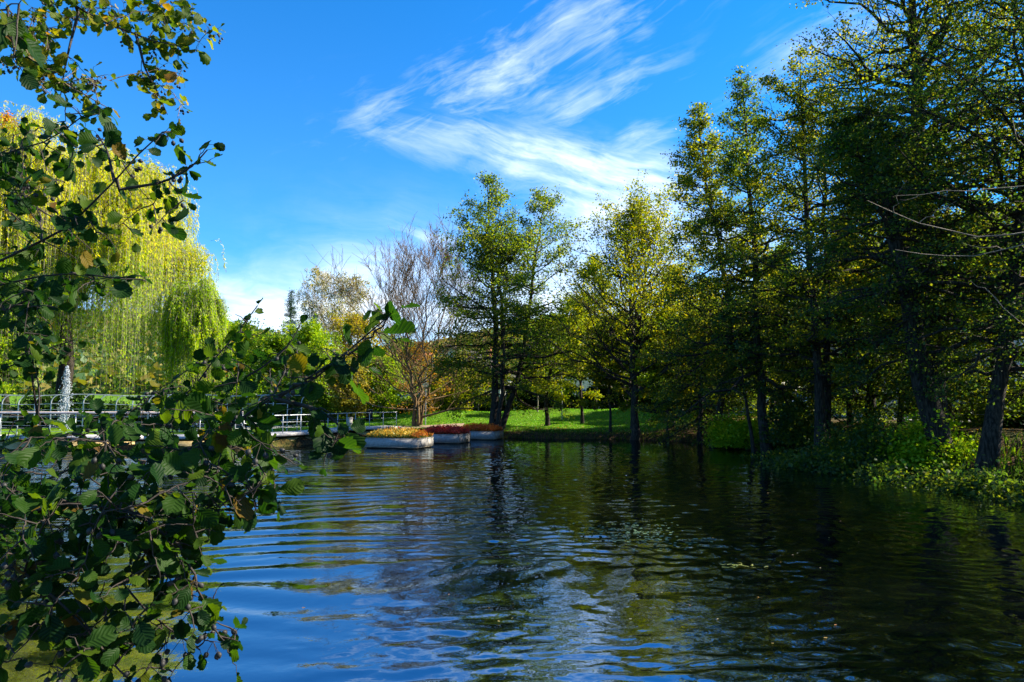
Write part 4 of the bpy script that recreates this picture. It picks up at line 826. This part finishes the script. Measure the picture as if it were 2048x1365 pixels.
# road behind right bank
V = []; 
for yy in np.linspace(10, 62, 27):
    xc = 21.5 - sst(34, 60, yy) * 5
    for dx in (-2.4, 2.4): V.append((xc + dx, yy, 0))
V = np.array(V); V[:, 2] = height(V[:, 0], V[:, 1]) + .05
tag(mk('road', V, [[2 * i, 2 * i + 1, 2 * i + 3, 2 * i + 2] for i in range(26)], M['asphalt']), kind='structure')
def car(label, x, y, rz, mat):
    z = float(height(x, y)) + .06
    th = thing('parked_car', label, 'car', (x, y, z), 'cars parked behind the right bank', rz)
    # side profile sections along x (length), widths
    st = [(-2.1, .45, .72, .8), (-2.0, .28, .95, .86), (-1.2, .24, 1.0, .88), (0, .24, .98, .89), (1.1, .24, .92, .88), (1.9, .28, .78, .84), (2.12, .42, .62, .72)]
    V = []; fs = []
    for (xx, zb, zt_, hw) in st: V += [(xx, -hw * .92, zb), (xx, -hw, (zb + zt_) / 2), (xx, -hw * .93, zt_), (xx, hw * .93, zt_), (xx, hw, (zb + zt_) / 2), (xx, hw * .92, zb)]
    for i in range(6):
        for j in range(6): fs.append([i * 6 + j, i * 6 + (j + 1) % 6, (i + 1) * 6 + (j + 1) % 6, (i + 1) * 6 + j])
    fs += [[5, 4, 3, 2, 1, 0], [36 + j for j in range(6)]]
    mk('body', V, fs, M[mat], th, local=True, smooth=False)
    V = [(-1.75, -.76, .94), (1.0, -.76, .92), (1.0, .76, .92), (-1.75, .76, .94), (-1.3, -.6, 1.4), (.3, -.6, 1.42), (.3, .6, 1.42), (-1.3, .6, 1.4)]
    mk('windows', V, [[0, 1, 5, 4], [1, 2, 6, 5], [2, 3, 7, 6], [3, 0, 4, 7]], M['glass'], th, local=True)
    g_ = Geo(); g_.box((-.5, 0, 1.43), (1.6, 1.22, .05)); g_.build('roof', M[mat], th, local=True)
    for xx in (-1.3, 1.3):
        for yy in (-.82, .82):
            g_ = Geo(); g_.bar((xx, yy - .1, .31), (xx, yy + .1, .31), .31, 18); wh = g_.build('wheel', M['black'], th, local=True, smooth=True)
            for s_ in (-.104, .104):
                V = [(xx + .2 * cos(t), yy + s_, .31 + .2 * sin(t)) for t in np.arange(16) * pi / 8]; mk('rim', V, [list(range(16))], M['metal'], wh, local=True)
    for yy in (-.6, .6):
        g_ = Geo(); g_.box((2.07, yy, .62), (.1, .3, .12)); g_.build('headlight', M['carwhite'], th, local=True)
        g_ = Geo(); g_.box((-2.08, yy, .74), (.08, .24, .16)); g_.build('tail_light', M['lamp_red'], th, local=True)
p = W(1935, 835, 30); car('pale blue car seen between the trunks near the right edge', p[0], 30, radians(100), 'carblue')
p = W(1615, 820, 41); car('white car behind the straight alder', p[0], 41, radians(70), 'carwhite')
p = W(1560, 820, 47); car('dark car parked left of the white one', p[0], 47, radians(70), 'cardark')
p = W(2010, 840, 27); car('dark blue car at the right edge behind the trees', p[0], 27, radians(95), 'cardark')

# ------------------------------------------------------------------ houses
def house(label, cx, cy, wd, dp, hw, hr, rz, wall, roof, rows=2, cols=4, zb=None, name='house'):
    zb = float(height(cx, cy)) - .3 if zb is None else zb
    th = thing(name, label, 'house', (cx, cy, zb), None, rz)
    V = [(-wd / 2, -dp / 2, 0), (wd / 2, -dp / 2, 0), (wd / 2, dp / 2, 0), (-wd / 2, dp / 2, 0), (-wd / 2, -dp / 2, hw), (wd / 2, -dp / 2, hw), (wd / 2, dp / 2, hw), (-wd / 2, dp / 2, hw), (0, -dp / 2, hw + hr), (0, dp / 2, hw + hr)]
    mk('wall', V, [[0, 1, 5, 8, 4], [2, 3, 7, 9, 6], [1, 2, 6, 5], [3, 0, 4, 7]], M[wall], th, local=True)
    o_ = .5; t = .16; k = hr / (wd / 2); V = []
    for yy in (-dp / 2 - o_, dp / 2 + o_):
        V += [(-wd / 2 - o_, yy, hw - o_ * k + .02), (0, yy, hw + hr + .02), (wd / 2 + o_, yy, hw - o_ * k + .02), (wd / 2 + o_, yy, hw - o_ * k + t), (0, yy, hw + hr + t + .03), (-wd / 2 - o_, yy, hw - o_ * k + t)]
    rf = mk('roof', V, [[0, 1, 4, 5], [1, 2, 3, 4], [11, 10, 7, 6], [10, 9, 8, 7], [5, 4, 10, 11], [4, 3, 9, 10], [1, 0, 6, 7], [2, 1, 7, 8], [0, 5, 11, 6], [3, 2, 8, 9]], M[roof], th, local=True)
    g_ = Geo(); g_.box((wd * .22, dp * .1, hw + hr * .9), (.6, .6, 1.5)); g_.build('chimney', M['rooftile'], rf, local=True)
    for r in range(rows):
        for c in range(cols):
            xx = -wd / 2 + wd * (c + .5) / cols; zz = hw * (r + .55) / rows
            g_ = Geo(); g_.box((xx, -dp / 2 - .03, zz), (1.2, .1, 1.35)); f = g_.build('window', M['plaster'], th, local=True)
            g_ = Geo(); g_.box((xx, -dp / 2 - .07, zz), (1.0, .06, 1.15)); g_.build('pane', M['glass'], f, local=True)
    for r in range(rows):
        for c in range(3):
            yy = -dp / 2 + dp * (c + .5) / 3; zz = hw * (r + .55) / rows
            for sx in (-1, 1):
                g_ = Geo(); g_.box((sx * (wd / 2 + .03), yy, zz), (.1, 1.2, 1.35)); f = g_.build('window', M['plaster'], th, local=True)
                g_ = Geo(); g_.box((sx * (wd / 2 + .07), yy, zz), (.06, 1.0, 1.15)); g_.build('pane', M['glass'], f, local=True)
def hp(px, Yd): return W(px, 800, Yd)[0]
house('white gabled house behind the twin alder', hp(930, 78), 78, 11, 12, 4.0, 3.0, radians(-12), 'plaster', 'roofgrey')
house('white house with a red tiled roof behind the bare fan tree', hp(815, 105), 105, 13, 11, 5.0, 3.4, radians(70), 'plaster', 'rooftile', cols=5)
house('pale house with a dark roof behind the slender leafy tree', hp(1170, 86), 86, 14, 12, 7.0, 3.0, radians(80), 'plaster_warm', 'roofgrey', cols=5)
house('white pavilion behind the round sign', hp(1490, 66), 66, 9, 9, 3.2, 1.8, radians(80), 'plaster', 'roofgrey', rows=1)
house('warm cream house behind the double-trunked alder', hp(1770, 52), 52, 12, 10, 6.5, 3.2, radians(75), 'plaster_warm', 'rooftile', cols=4)
house('cream house at the right edge behind the parked cars', hp(2030, 46), 46, 11, 10, 6.5, 3.2, radians(80), 'plaster', 'rooftile', cols=4)
house('small distant house with a red roof left of the bare fan tree', hp(752, 120), 120, 10, 9, 5.5, 3.6, radians(20), 'plaster', 'rooftile')

# ------------------------------------------------------------------ foreground alder
TR = np.array([-3.9, 1.4, .65])
fg = thing('overhanging_alder', 'alder at the left whose dark leafy boughs hang in front of the pond', 'alder tree', TR)
rngF = np.random.default_rng(300)
tp = np.array([TR - [0, 0, .3], TR + [.05, .2, 1.4], TR + [-.1, .7, 3.0], TR + [-.1, 1.6, 4.8], TR + [.1, 2.7, 6.6]])
f = np.linspace(0, 4, 16); tp = np.stack([np.interp(f, np.arange(5), tp[:, k]) for k in range(3)], -1)
V, Qd = tubes(tp[None], np.array([.2]), np.array([.07]), 12); mk('trunk', V, Qd, M['bark'], fg, smooth=True)

# leaf template
nu, nv = 9, 5
us = np.linspace(0, 1, nu); vs = np.linspace(-1, 1, nv)
wid = np.array([.02, .40, .66, .86, .98, 1.03, .98, .78, .34]) * .42
LT = np.zeros((nu, nv, 3)); UV = np.zeros((nu, nv, 2))
for i, u in enumerate(us):
    for j, v in enumerate(vs):
        ser = 1 + (.10 if i % 2 else -.07) * (abs(v) > .9)
        LT[i, j] = (v * wid[i] * ser, u - (.05 * (1 - v * v) * (i == nu - 1)), .10 * abs(v) - .10 * u * u + .05 * math.sin(u * 9 + v * 2) * abs(v) + (.03 if i % 2 else -.02) * min(abs(v) * 1.6, 1)); UV[i, j] = (v, u)
ix = np.arange(nu * nv).reshape(nu, nv); LQ = np.stack([ix[:-1, :-1], ix[:-1, 1:], ix[1:, 1:], ix[1:, :-1]], -1).reshape(-1, 4)
LT = LT.reshape(-1, 3); UV = UV.reshape(-1, 2)
def leaf_mesh(name, P, D, Nn_, S, mat, parent, tint, curl):
    n = len(P); D = unit(D); Nn_ = unit(Nn_ - (Nn_ * D).sum(1, keepdims=True) * D); X_ = np.cross(D, Nn_)
    T = np.repeat(LT[None], n, 0).copy(); T[:, :, 2] += curl[:, None] * (T[:, :, 1] ** 2 + 2.0 * T[:, :, 0] ** 2)
    T[:, :, 0] *= (1 + .12 * np.sin(tint * 91))[:, None]
    V = P[:, None] + S[:, None, None] * (T[..., :1] * X_[:, None] + T[..., 1:2] * D[:, None] + T[..., 2:3] * Nn_[:, None])
    Qd = (LQ[None] + np.arange(n)[:, None, None] * len(LT)).reshape(-1, 4)
    return mk(name, V, Qd, M[mat], parent, attrs={'tint': np.repeat(tint, len(LT))}, uv=np.tile(UV, (n, 1)), smooth=True)

def smooth_path(p, n):
    p = np.array(p, float); d = np.concatenate([[0], np.cumsum(np.linalg.norm(np.diff(p, axis=0), axis=1))]); f = np.linspace(0, d[-1], n)
    q = np.stack([np.interp(f, d, p[:, k]) for k in range(3)], -1)
    for _ in range(3): q[1:-1] = .25 * q[:-2] + .5 * q[1:-1] + .25 * q[2:]
    return q
def bough(name_label, pts, r0, fills, ntw, twl, ls, mat, seed, bark='twig', leafp=1.0, ncone=0, parent=fg, extra=(), droop=.25, attach=None, bare=.25, r1=.0022, up=0.0):
    """pts: [(px,py,Y)..] the bough; fills: [(px,py,rx,ry,Y0,Y1,n)] twig-tip clouds"""
    rng = np.random.default_rng(seed); main = [W(*p) for p in pts]
    if attach is not None: main = [np.array(attach)] + main
    Pm = smooth_path(main, 26); tw = []; g_ = Geo()
    Pm[1:-1] += rng.normal(size=(24, 3)) * .006
    V, Qd = tubes(Pm[None], np.array([r0]), np.array([r1]), 7); g_.add(V, Qd)
    nodes = [Pm]; leaves = []; cones = []
    for e in extra:
        q = smooth_path([W(*p) for p in e], 16); q[0] = Pm[np.argmin(((Pm - q[0]) ** 2).sum(1))]
        V, Qd = tubes(q[None], np.array([r0 * .5]), np.array([r1]), 6); g_.add(V, Qd); nodes.append(q)
        tw.append(q[6:])
    # terminal of main carries leaves
    tw.append(Pm[int(26 * (1 - (1 - bare) * .55)):])
    allN = np.concatenate([x[2:] for x in nodes]); s0 = len(allN)
    for k in range(ntw):
        src = nodes[rng.integers(0, len(nodes))]; lo = int(len(src) * bare); i = rng.integers(lo, len(src) - 1); p0 = src[i]; d = unit(src[i + 1] - src[i])
        dd = unit(d + rng.normal(size=3) * .75 + np.array([0, 0, up - droop])); L_ = twl * rng.uniform(.5, 1.2)
        q = polyl(p0[None], dd[None], np.array([L_]), 7, np.array([-droop * .5]), .35, rng)[0]; tw.append(q)
        V, Qd = tubes(q[None], np.array([.0028]), np.array([.0012]), 4); g_.add(V, Qd)
    NN = [allN] + [q[1:] for q in tw]
    NN = np.concatenate(NN)
    for (px, py, rx, ry, Y0, Y1, n) in fills:
        for k in range(n):
            a = rng.uniform(0, 2 * pi); r_ = math.sqrt(rng.uniform(0, 1)); tip = W(px + cos(a) * rx * r_, py + sin(a) * ry * r_, rng.uniform(Y0, Y1))
            j = np.argmin(((NN - tip) ** 2).sum(1)); p0 = NN[j]; L_ = np.linalg.norm(tip - p0)
            if L_ < .03: continue
            mid = (p0 + tip) / 2 + np.array([0, 0, .08 * L_]) + rng.normal(size=3) * .07 * L_
            s = np.linspace(0, 1, 8)[:, None]; q = (1 - s) ** 2 * p0 + 2 * s * (1 - s) * mid + s * s * tip
            q[1:-1] += rng.normal(size=(6, 3)) * .012 * min(L_, 1)
            V, Qd = tubes(q[None], np.array([.0022 + .004 * min(L_, 1.0)]), np.array([.0013]), 4); g_.add(V, Qd)
            keep = q if L_ < twl * 1.4 else q[int(8 * (1 - twl * 1.4 / L_)):]
            if len(keep) < 3: keep = q[-3:]
            tw.append(keep); NN = np.concatenate([NN, q[2:]])
    for q in tw:
        L_ = np.linalg.norm(np.diff(q, axis=0), axis=1).sum(); m_ = max(2, int(L_ / (ls * .55) * leafp)); s = (np.arange(m_) + rng.uniform(.2, .9, m_)) / m_; s[-1] = 1
        P, D = at(q[None], np.zeros(m_, int), s)
        for i in range(m_):
            if rng.uniform() < .12: continue
            side = unit(np.cross(D[i], rng.normal(size=3))); dr = unit(D[i] * (.45 if s[i] < .97 else 1.2) + side + np.array([0, 0, -.25]))
            pet = ls * rng.uniform(.2, .38); p1 = P[i] + dr * pet
            leaves.append((p1, unit(dr + np.array([0, 0, -.25])), unit(rng.normal(size=3) * .75 + np.array([0, -.15, .8])), ls * rng.uniform(.45, 1.3) * (.75 if s[i] > .9 else 1), rng.uniform(0, 1)))
            V, Qd = tubes(np.array([[P[i], p1 + dr * ls * .05]]), np.array([.0011]), np.array([.0009]), 3); g_.add(V, Qd)
    allq = [q[-1] for q in tw]
    for k in range(ncone):
        q = tw[rng.integers(0, len(tw))]; p0 = q[rng.integers(max(0, len(q) - 4), len(q))]
        for c in range(rng.integers(2, 5)):
            d = unit(rng.normal(size=3) * .7 + np.array([0, 0, -.8])); p1 = p0 + d * rng.uniform(.03, .06)
            V, Qd = tubes(np.array([[p0, p1]]), np.array([.001]), np.array([.0009]), 3); g_.add(V, Qd)
            ax = unit(d + np.array([0, 0, -.5])); q_ = p1 + ax * np.linspace(0, .02, 5)[:, None]; cones.append(q_)
    if name_label is None: nm = None
    b = g_.build('bough', M[bark], parent, smooth=True)
    P = np.array([l[0] for l in leaves]); t_ = np.array([l[4] for l in leaves])
    leaf_mesh('foliage', P, np.array([l[1] for l in leaves]), np.array([l[2] for l in leaves]), np.array([l[3] for l in leaves]), mat, b, t_, rng.normal(size=len(P)) * .4)
    if cones:
        V, Qd = tubes(np.array(cones), None, None, 6, rad=np.tile(np.array([.001, .0065, .008, .0065, .001]), (len(cones), 1))); tag(mk('cones', V, Qd, M['black'], b, smooth=True), kind='stuff')
    return b
# A: long low bough whose tip stands out over the water at the centre left
bough(None, [(-60, 1090, 2.1), (130, 1005, 2.15), (300, 940, 2.2), (420, 880, 2.2), (540, 805, 2.15), (650, 740, 2.1), (720, 690, 2.1), (775, 635, 2.1)], .017,
      [(650, 740, 80, 50, 2.0, 2.25, 5), (590, 800, 80, 50, 2.0, 2.3, 6), (650, 870, 50, 30, 2.0, 2.2, 3), (770, 640, 22, 22, 2.05, 2.15, 3), (700, 720, 40, 30, 2.05, 2.15, 3), (420, 850, 120, 60, 1.9, 2.6, 22), (500, 940, 90, 60, 1.9, 2.5, 34), (300, 900, 170, 70, 1.9, 2.7, 44), (120, 940, 160, 90, 1.8, 2.8, 50)],
      10, .13, .064, 'near_leaf', 301, extra=[[(560, 800, 2.15), (640, 820, 2.1), (690, 860, 2.05)]], attach=TR + [0, .3, 1.2], ncone=16)
bough(None, [(640, 745, 2.1), (690, 715, 2.1), (725, 688, 2.1), (752, 660, 2.1), (775, 636, 2.1), (784, 622, 2.1)], .006,
      [(790, 640, 20, 18, 2.08, 2.14, 3), (745, 690, 30, 18, 2.05, 2.15, 3), (655, 720, 40, 30, 2.05, 2.15, 4), (700, 740, 30, 20, 2.05, 2.15, 2)], 3, .05, .088, 'near_leaf', 312, attach=W(560, 795, 2.15), leafp=1.3, bare=.3)
# B: rising bough with the twig that ends against the sky
bough(None, [(-80, 560, 2.4), (20, 528, 2.4), (110, 478, 2.4), (185, 420, 2.4), (240, 365, 2.4), (290, 300, 2.4), (325, 265, 2.4)], .013,
      [(300, 280, 50, 30, 2.3, 2.6, 4), (310, 390, 55, 30, 2.3, 2.6, 6), (90, 420, 110, 60, 2.2, 3.0, 24), (70, 330, 80, 60, 2.3, 3.2, 8), (200, 480, 110, 40, 2.2, 2.8, 10), (320, 470, 30, 40, 2.2, 2.6, 3)],
      9, .12, .056, 'near_leaf', 302, extra=[[(225, 382, 2.4), (330, 365, 2.4), (385, 335, 2.4), (415, 300, 2.4)], [(230, 370, 2.4), (215, 300, 2.45), (195, 270, 2.5)]], attach=TR + [0, .5, 2.2], ncone=8)
# C: middle-left spray
bough(None, [(-80, 590, 2.6), (60, 550, 2.6), (180, 548, 2.55), (280, 552, 2.5)], .010,
      [(270, 560, 40, 20, 2.4, 2.6, 3), (120, 560, 140, 40, 2.3, 2.9, 14), (50, 640, 80, 50, 2.3, 3.0, 22), (40, 500, 70, 40, 2.3, 3.0, 10)],
      10, .12, .055, 'near_leaf', 303, extra=[[(0, 625, 2.6), (80, 590, 2.6), (140, 565, 2.6)]], attach=TR + [0, .5, 1.9])
# D: sprays rising at middle (tips at 520,610 and 620,660)
bough(None, [(60, 1000, 2.7), (200, 900, 2.7), (330, 830, 2.7), (410, 770, 2.7), (445, 700, 2.7), (490, 645, 2.7), (515, 612, 2.7)], .010,
      [(480, 650, 30, 30, 2.6, 2.8, 3), (440, 720, 50, 40, 2.5, 3.0, 8), (380, 800, 100, 40, 2.5, 3.0, 22), (240, 840, 90, 40, 2.5, 3.2, 12), (560, 730, 50, 50, 2.5, 2.9, 6)],
      8, .12, .056, 'near_leaf', 304, extra=[[(440, 780, 2.7), (520, 740, 2.65), (580, 690, 2.65), (600, 650, 2.65)]], attach=TR + [0, .4, 1.0], ncone=10)
# E: lower dense mass over the water
bough(None, [(-80, 1080, 1.9), (40, 1120, 1.9), (120, 1200, 1.9), (190, 1280, 1.9), (260, 1345, 1.9), (300, 1400, 1.9)], .012,
      [(120, 1020, 170, 60, 1.7, 2.3, 66), (330, 1010, 150, 70, 1.8, 2.4, 64), (470, 990, 90, 60, 1.9, 2.3, 30), (90, 1110, 140, 60, 1.7, 2.2, 46), (250, 1110, 120, 50, 1.8, 2.2, 34), (370, 1100, 70, 60, 1.8, 2.2, 20), (240, 1280, 80, 40, 1.8, 2.0, 12), (120, 1190, 100, 50, 1.7, 2.1, 22), (30, 1260, 70, 90, 1.7, 2.1, 20), (130, 1310, 90, 50, 1.7, 2.0, 12), (260, 1190, 80, 40, 1.8, 2.1, 12)],
      10, .12, .054, 'near_leaf', 305, attach=TR + [0, .2, .9], ncone=24)
# F: hanging twig on the right of the mass
bough(None, [(250, 1020, 2.0), (350, 1080, 2.0), (385, 1150, 2.0), (405, 1210, 2.0), (425, 1262, 2.0), (470, 1280, 2.0)], .006,
      [(395, 1130, 50, 40, 1.9, 2.1, 6), (400, 1190, 50, 40, 1.9, 2.1, 6), (450, 1255, 40, 20, 1.9, 2.1, 4), (350, 1250, 50, 40, 1.9, 2.1, 6), (330, 1180, 60, 40, 1.9, 2.1, 6), (310, 1330, 60, 30, 1.9, 2.1, 6)],
      6, .1, .05, 'near_leaf', 306, extra=[[(240, 1160, 2.0), (290, 1220, 2.0), (355, 1270, 2.0), (400, 1300, 2.0)]], attach=W(130, 1000, 2.15), ncone=14)
# G: high sunlit boughs, top left
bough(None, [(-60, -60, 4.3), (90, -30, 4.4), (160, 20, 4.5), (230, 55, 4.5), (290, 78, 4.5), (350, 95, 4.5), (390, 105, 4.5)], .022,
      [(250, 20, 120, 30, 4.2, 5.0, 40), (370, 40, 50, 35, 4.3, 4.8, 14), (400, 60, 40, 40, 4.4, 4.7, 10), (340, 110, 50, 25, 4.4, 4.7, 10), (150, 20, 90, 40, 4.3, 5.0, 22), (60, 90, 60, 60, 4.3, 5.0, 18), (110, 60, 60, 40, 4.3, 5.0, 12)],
      16, .22, .075, 'high_leaf_lit', 307, attach=TR + [-.1, 1.9, 5.0], ncone=50, bark='twig',
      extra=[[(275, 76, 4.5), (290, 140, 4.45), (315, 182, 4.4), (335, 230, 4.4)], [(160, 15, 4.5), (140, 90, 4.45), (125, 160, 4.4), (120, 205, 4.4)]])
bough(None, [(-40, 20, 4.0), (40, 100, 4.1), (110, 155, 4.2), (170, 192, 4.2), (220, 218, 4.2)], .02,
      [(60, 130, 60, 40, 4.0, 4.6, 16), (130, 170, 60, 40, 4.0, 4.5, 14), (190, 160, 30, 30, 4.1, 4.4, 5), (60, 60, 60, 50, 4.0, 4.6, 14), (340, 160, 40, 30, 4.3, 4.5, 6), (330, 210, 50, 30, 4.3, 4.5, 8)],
      12, .2, .07, 'high_leaf_lit', 308, attach=TR + [-.1, 1.7, 4.8], ncone=40, bark='twig_lit')
# H: large dark leaves at the extreme left top
bough(None, [(-120, 40, 1.5), (-60, 60, 1.5), (0, 40, 1.5), (15, 20, 1.5)], .008, [(20, 30, 40, 30, 1.4, 1.6, 3), (15, 120, 30, 30, 1.4, 1.6, 3)], 2, .08, .085, 'near_leaf', 309, attach=TR + [.1, .3, 2.6])
# I: mid-left sprays in front of the willow
bough(None, [(-80, 330, 2.9), (60, 300, 2.9), (160, 240, 2.9), (200, 215, 2.9)], .010,
      [(160, 230, 60, 30, 2.7, 3.1, 9), (80, 280, 80, 30, 2.7, 3.2, 8), (20, 360, 50, 70, 2.7, 3.3, 22), (190, 300, 40, 30, 2.7, 3.0, 4)], 6, .13, .06, 'near_leaf', 310, attach=TR + [0, .8, 3.1], ncone=10)
bough(None, [(-80, 760, 2.8), (40, 730, 2.8), (110, 700, 2.8), (150, 680, 2.8)], .008,
      [(40, 700, 60, 50, 2.6, 3.2, 8), (40, 860, 70, 40, 2.6, 3.1, 10)], 5, .12, .056, 'near_leaf', 311, attach=TR + [0, .4, 1.4], extra=[[(75, 850, 2.8), (80, 780, 2.8), (60, 700, 2.8)]])

# overhanging bare twigs from the near right bank
nb = thing('overhanging_branch', 'bare pale branches reaching in from the right edge in front of the dark alders', 'branch', (11.5, 7.5, 1.2))
g_ = Geo(); B0 = np.array([11.6, 7.6, 1.0]); g_.path(smooth_path([B0, B0 + [.1, 0, 2.0], B0 + [-.2, .1, 4.2], B0 + [-.3, .2, 6.5]], 14), .12, 9, .03); g_.build('trunk', M['bark'], nb, smooth=True)
def bb(pts, r, st): 
    g_ = Geo(); q = smooth_path([B0 + np.array(st)] + [W(*p) for p in pts], 22); q[1:-1] += rngF.normal(size=(20, 3)) * .012; g_.path(q, r, 6, .004)
    for k in range(7):
        i = rngF.integers(8, 21); d = unit(q[i] - q[i - 1] + rngF.normal(size=3) * .6); pl = polyl(q[i][None], d[None], np.array([rngF.uniform(.2, .5)]), 6, np.array([.1]), .4, rngF); V, Qd = tubes(pl, np.array([.006]), np.array([.002]), 4); g_.add(V, Qd)
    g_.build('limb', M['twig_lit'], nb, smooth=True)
bb([(2120, 450, 8), (2020, 478, 8), (1920, 476, 8), (1850, 452, 8), (1790, 435, 8), (1735, 402, 8)], .03, (-.2, .1, 3.6))
bb([(2120, 470, 8), (2040, 495, 8), (1930, 518, 8), (1830, 520, 8), (1790, 500, 8)], .024, (-.2, .1, 3.5))
bb([(2120, 360, 8.3), (2020, 378, 8.3), (1900, 385, 8.3), (1790, 392, 8.3)], .02, (-.2, .1, 4.0))
bb([(2110, 250, 7.6), (2048, 350, 7.6), (2025, 300, 7.6), (2025, 240, 7.6)], .022, (-.2, .1, 4.6))
bb([(2120, 700, 8.0), (2040, 660, 8), (2000, 620, 8), (1975, 580, 8)], .018, (-.1, .05, 2.5))
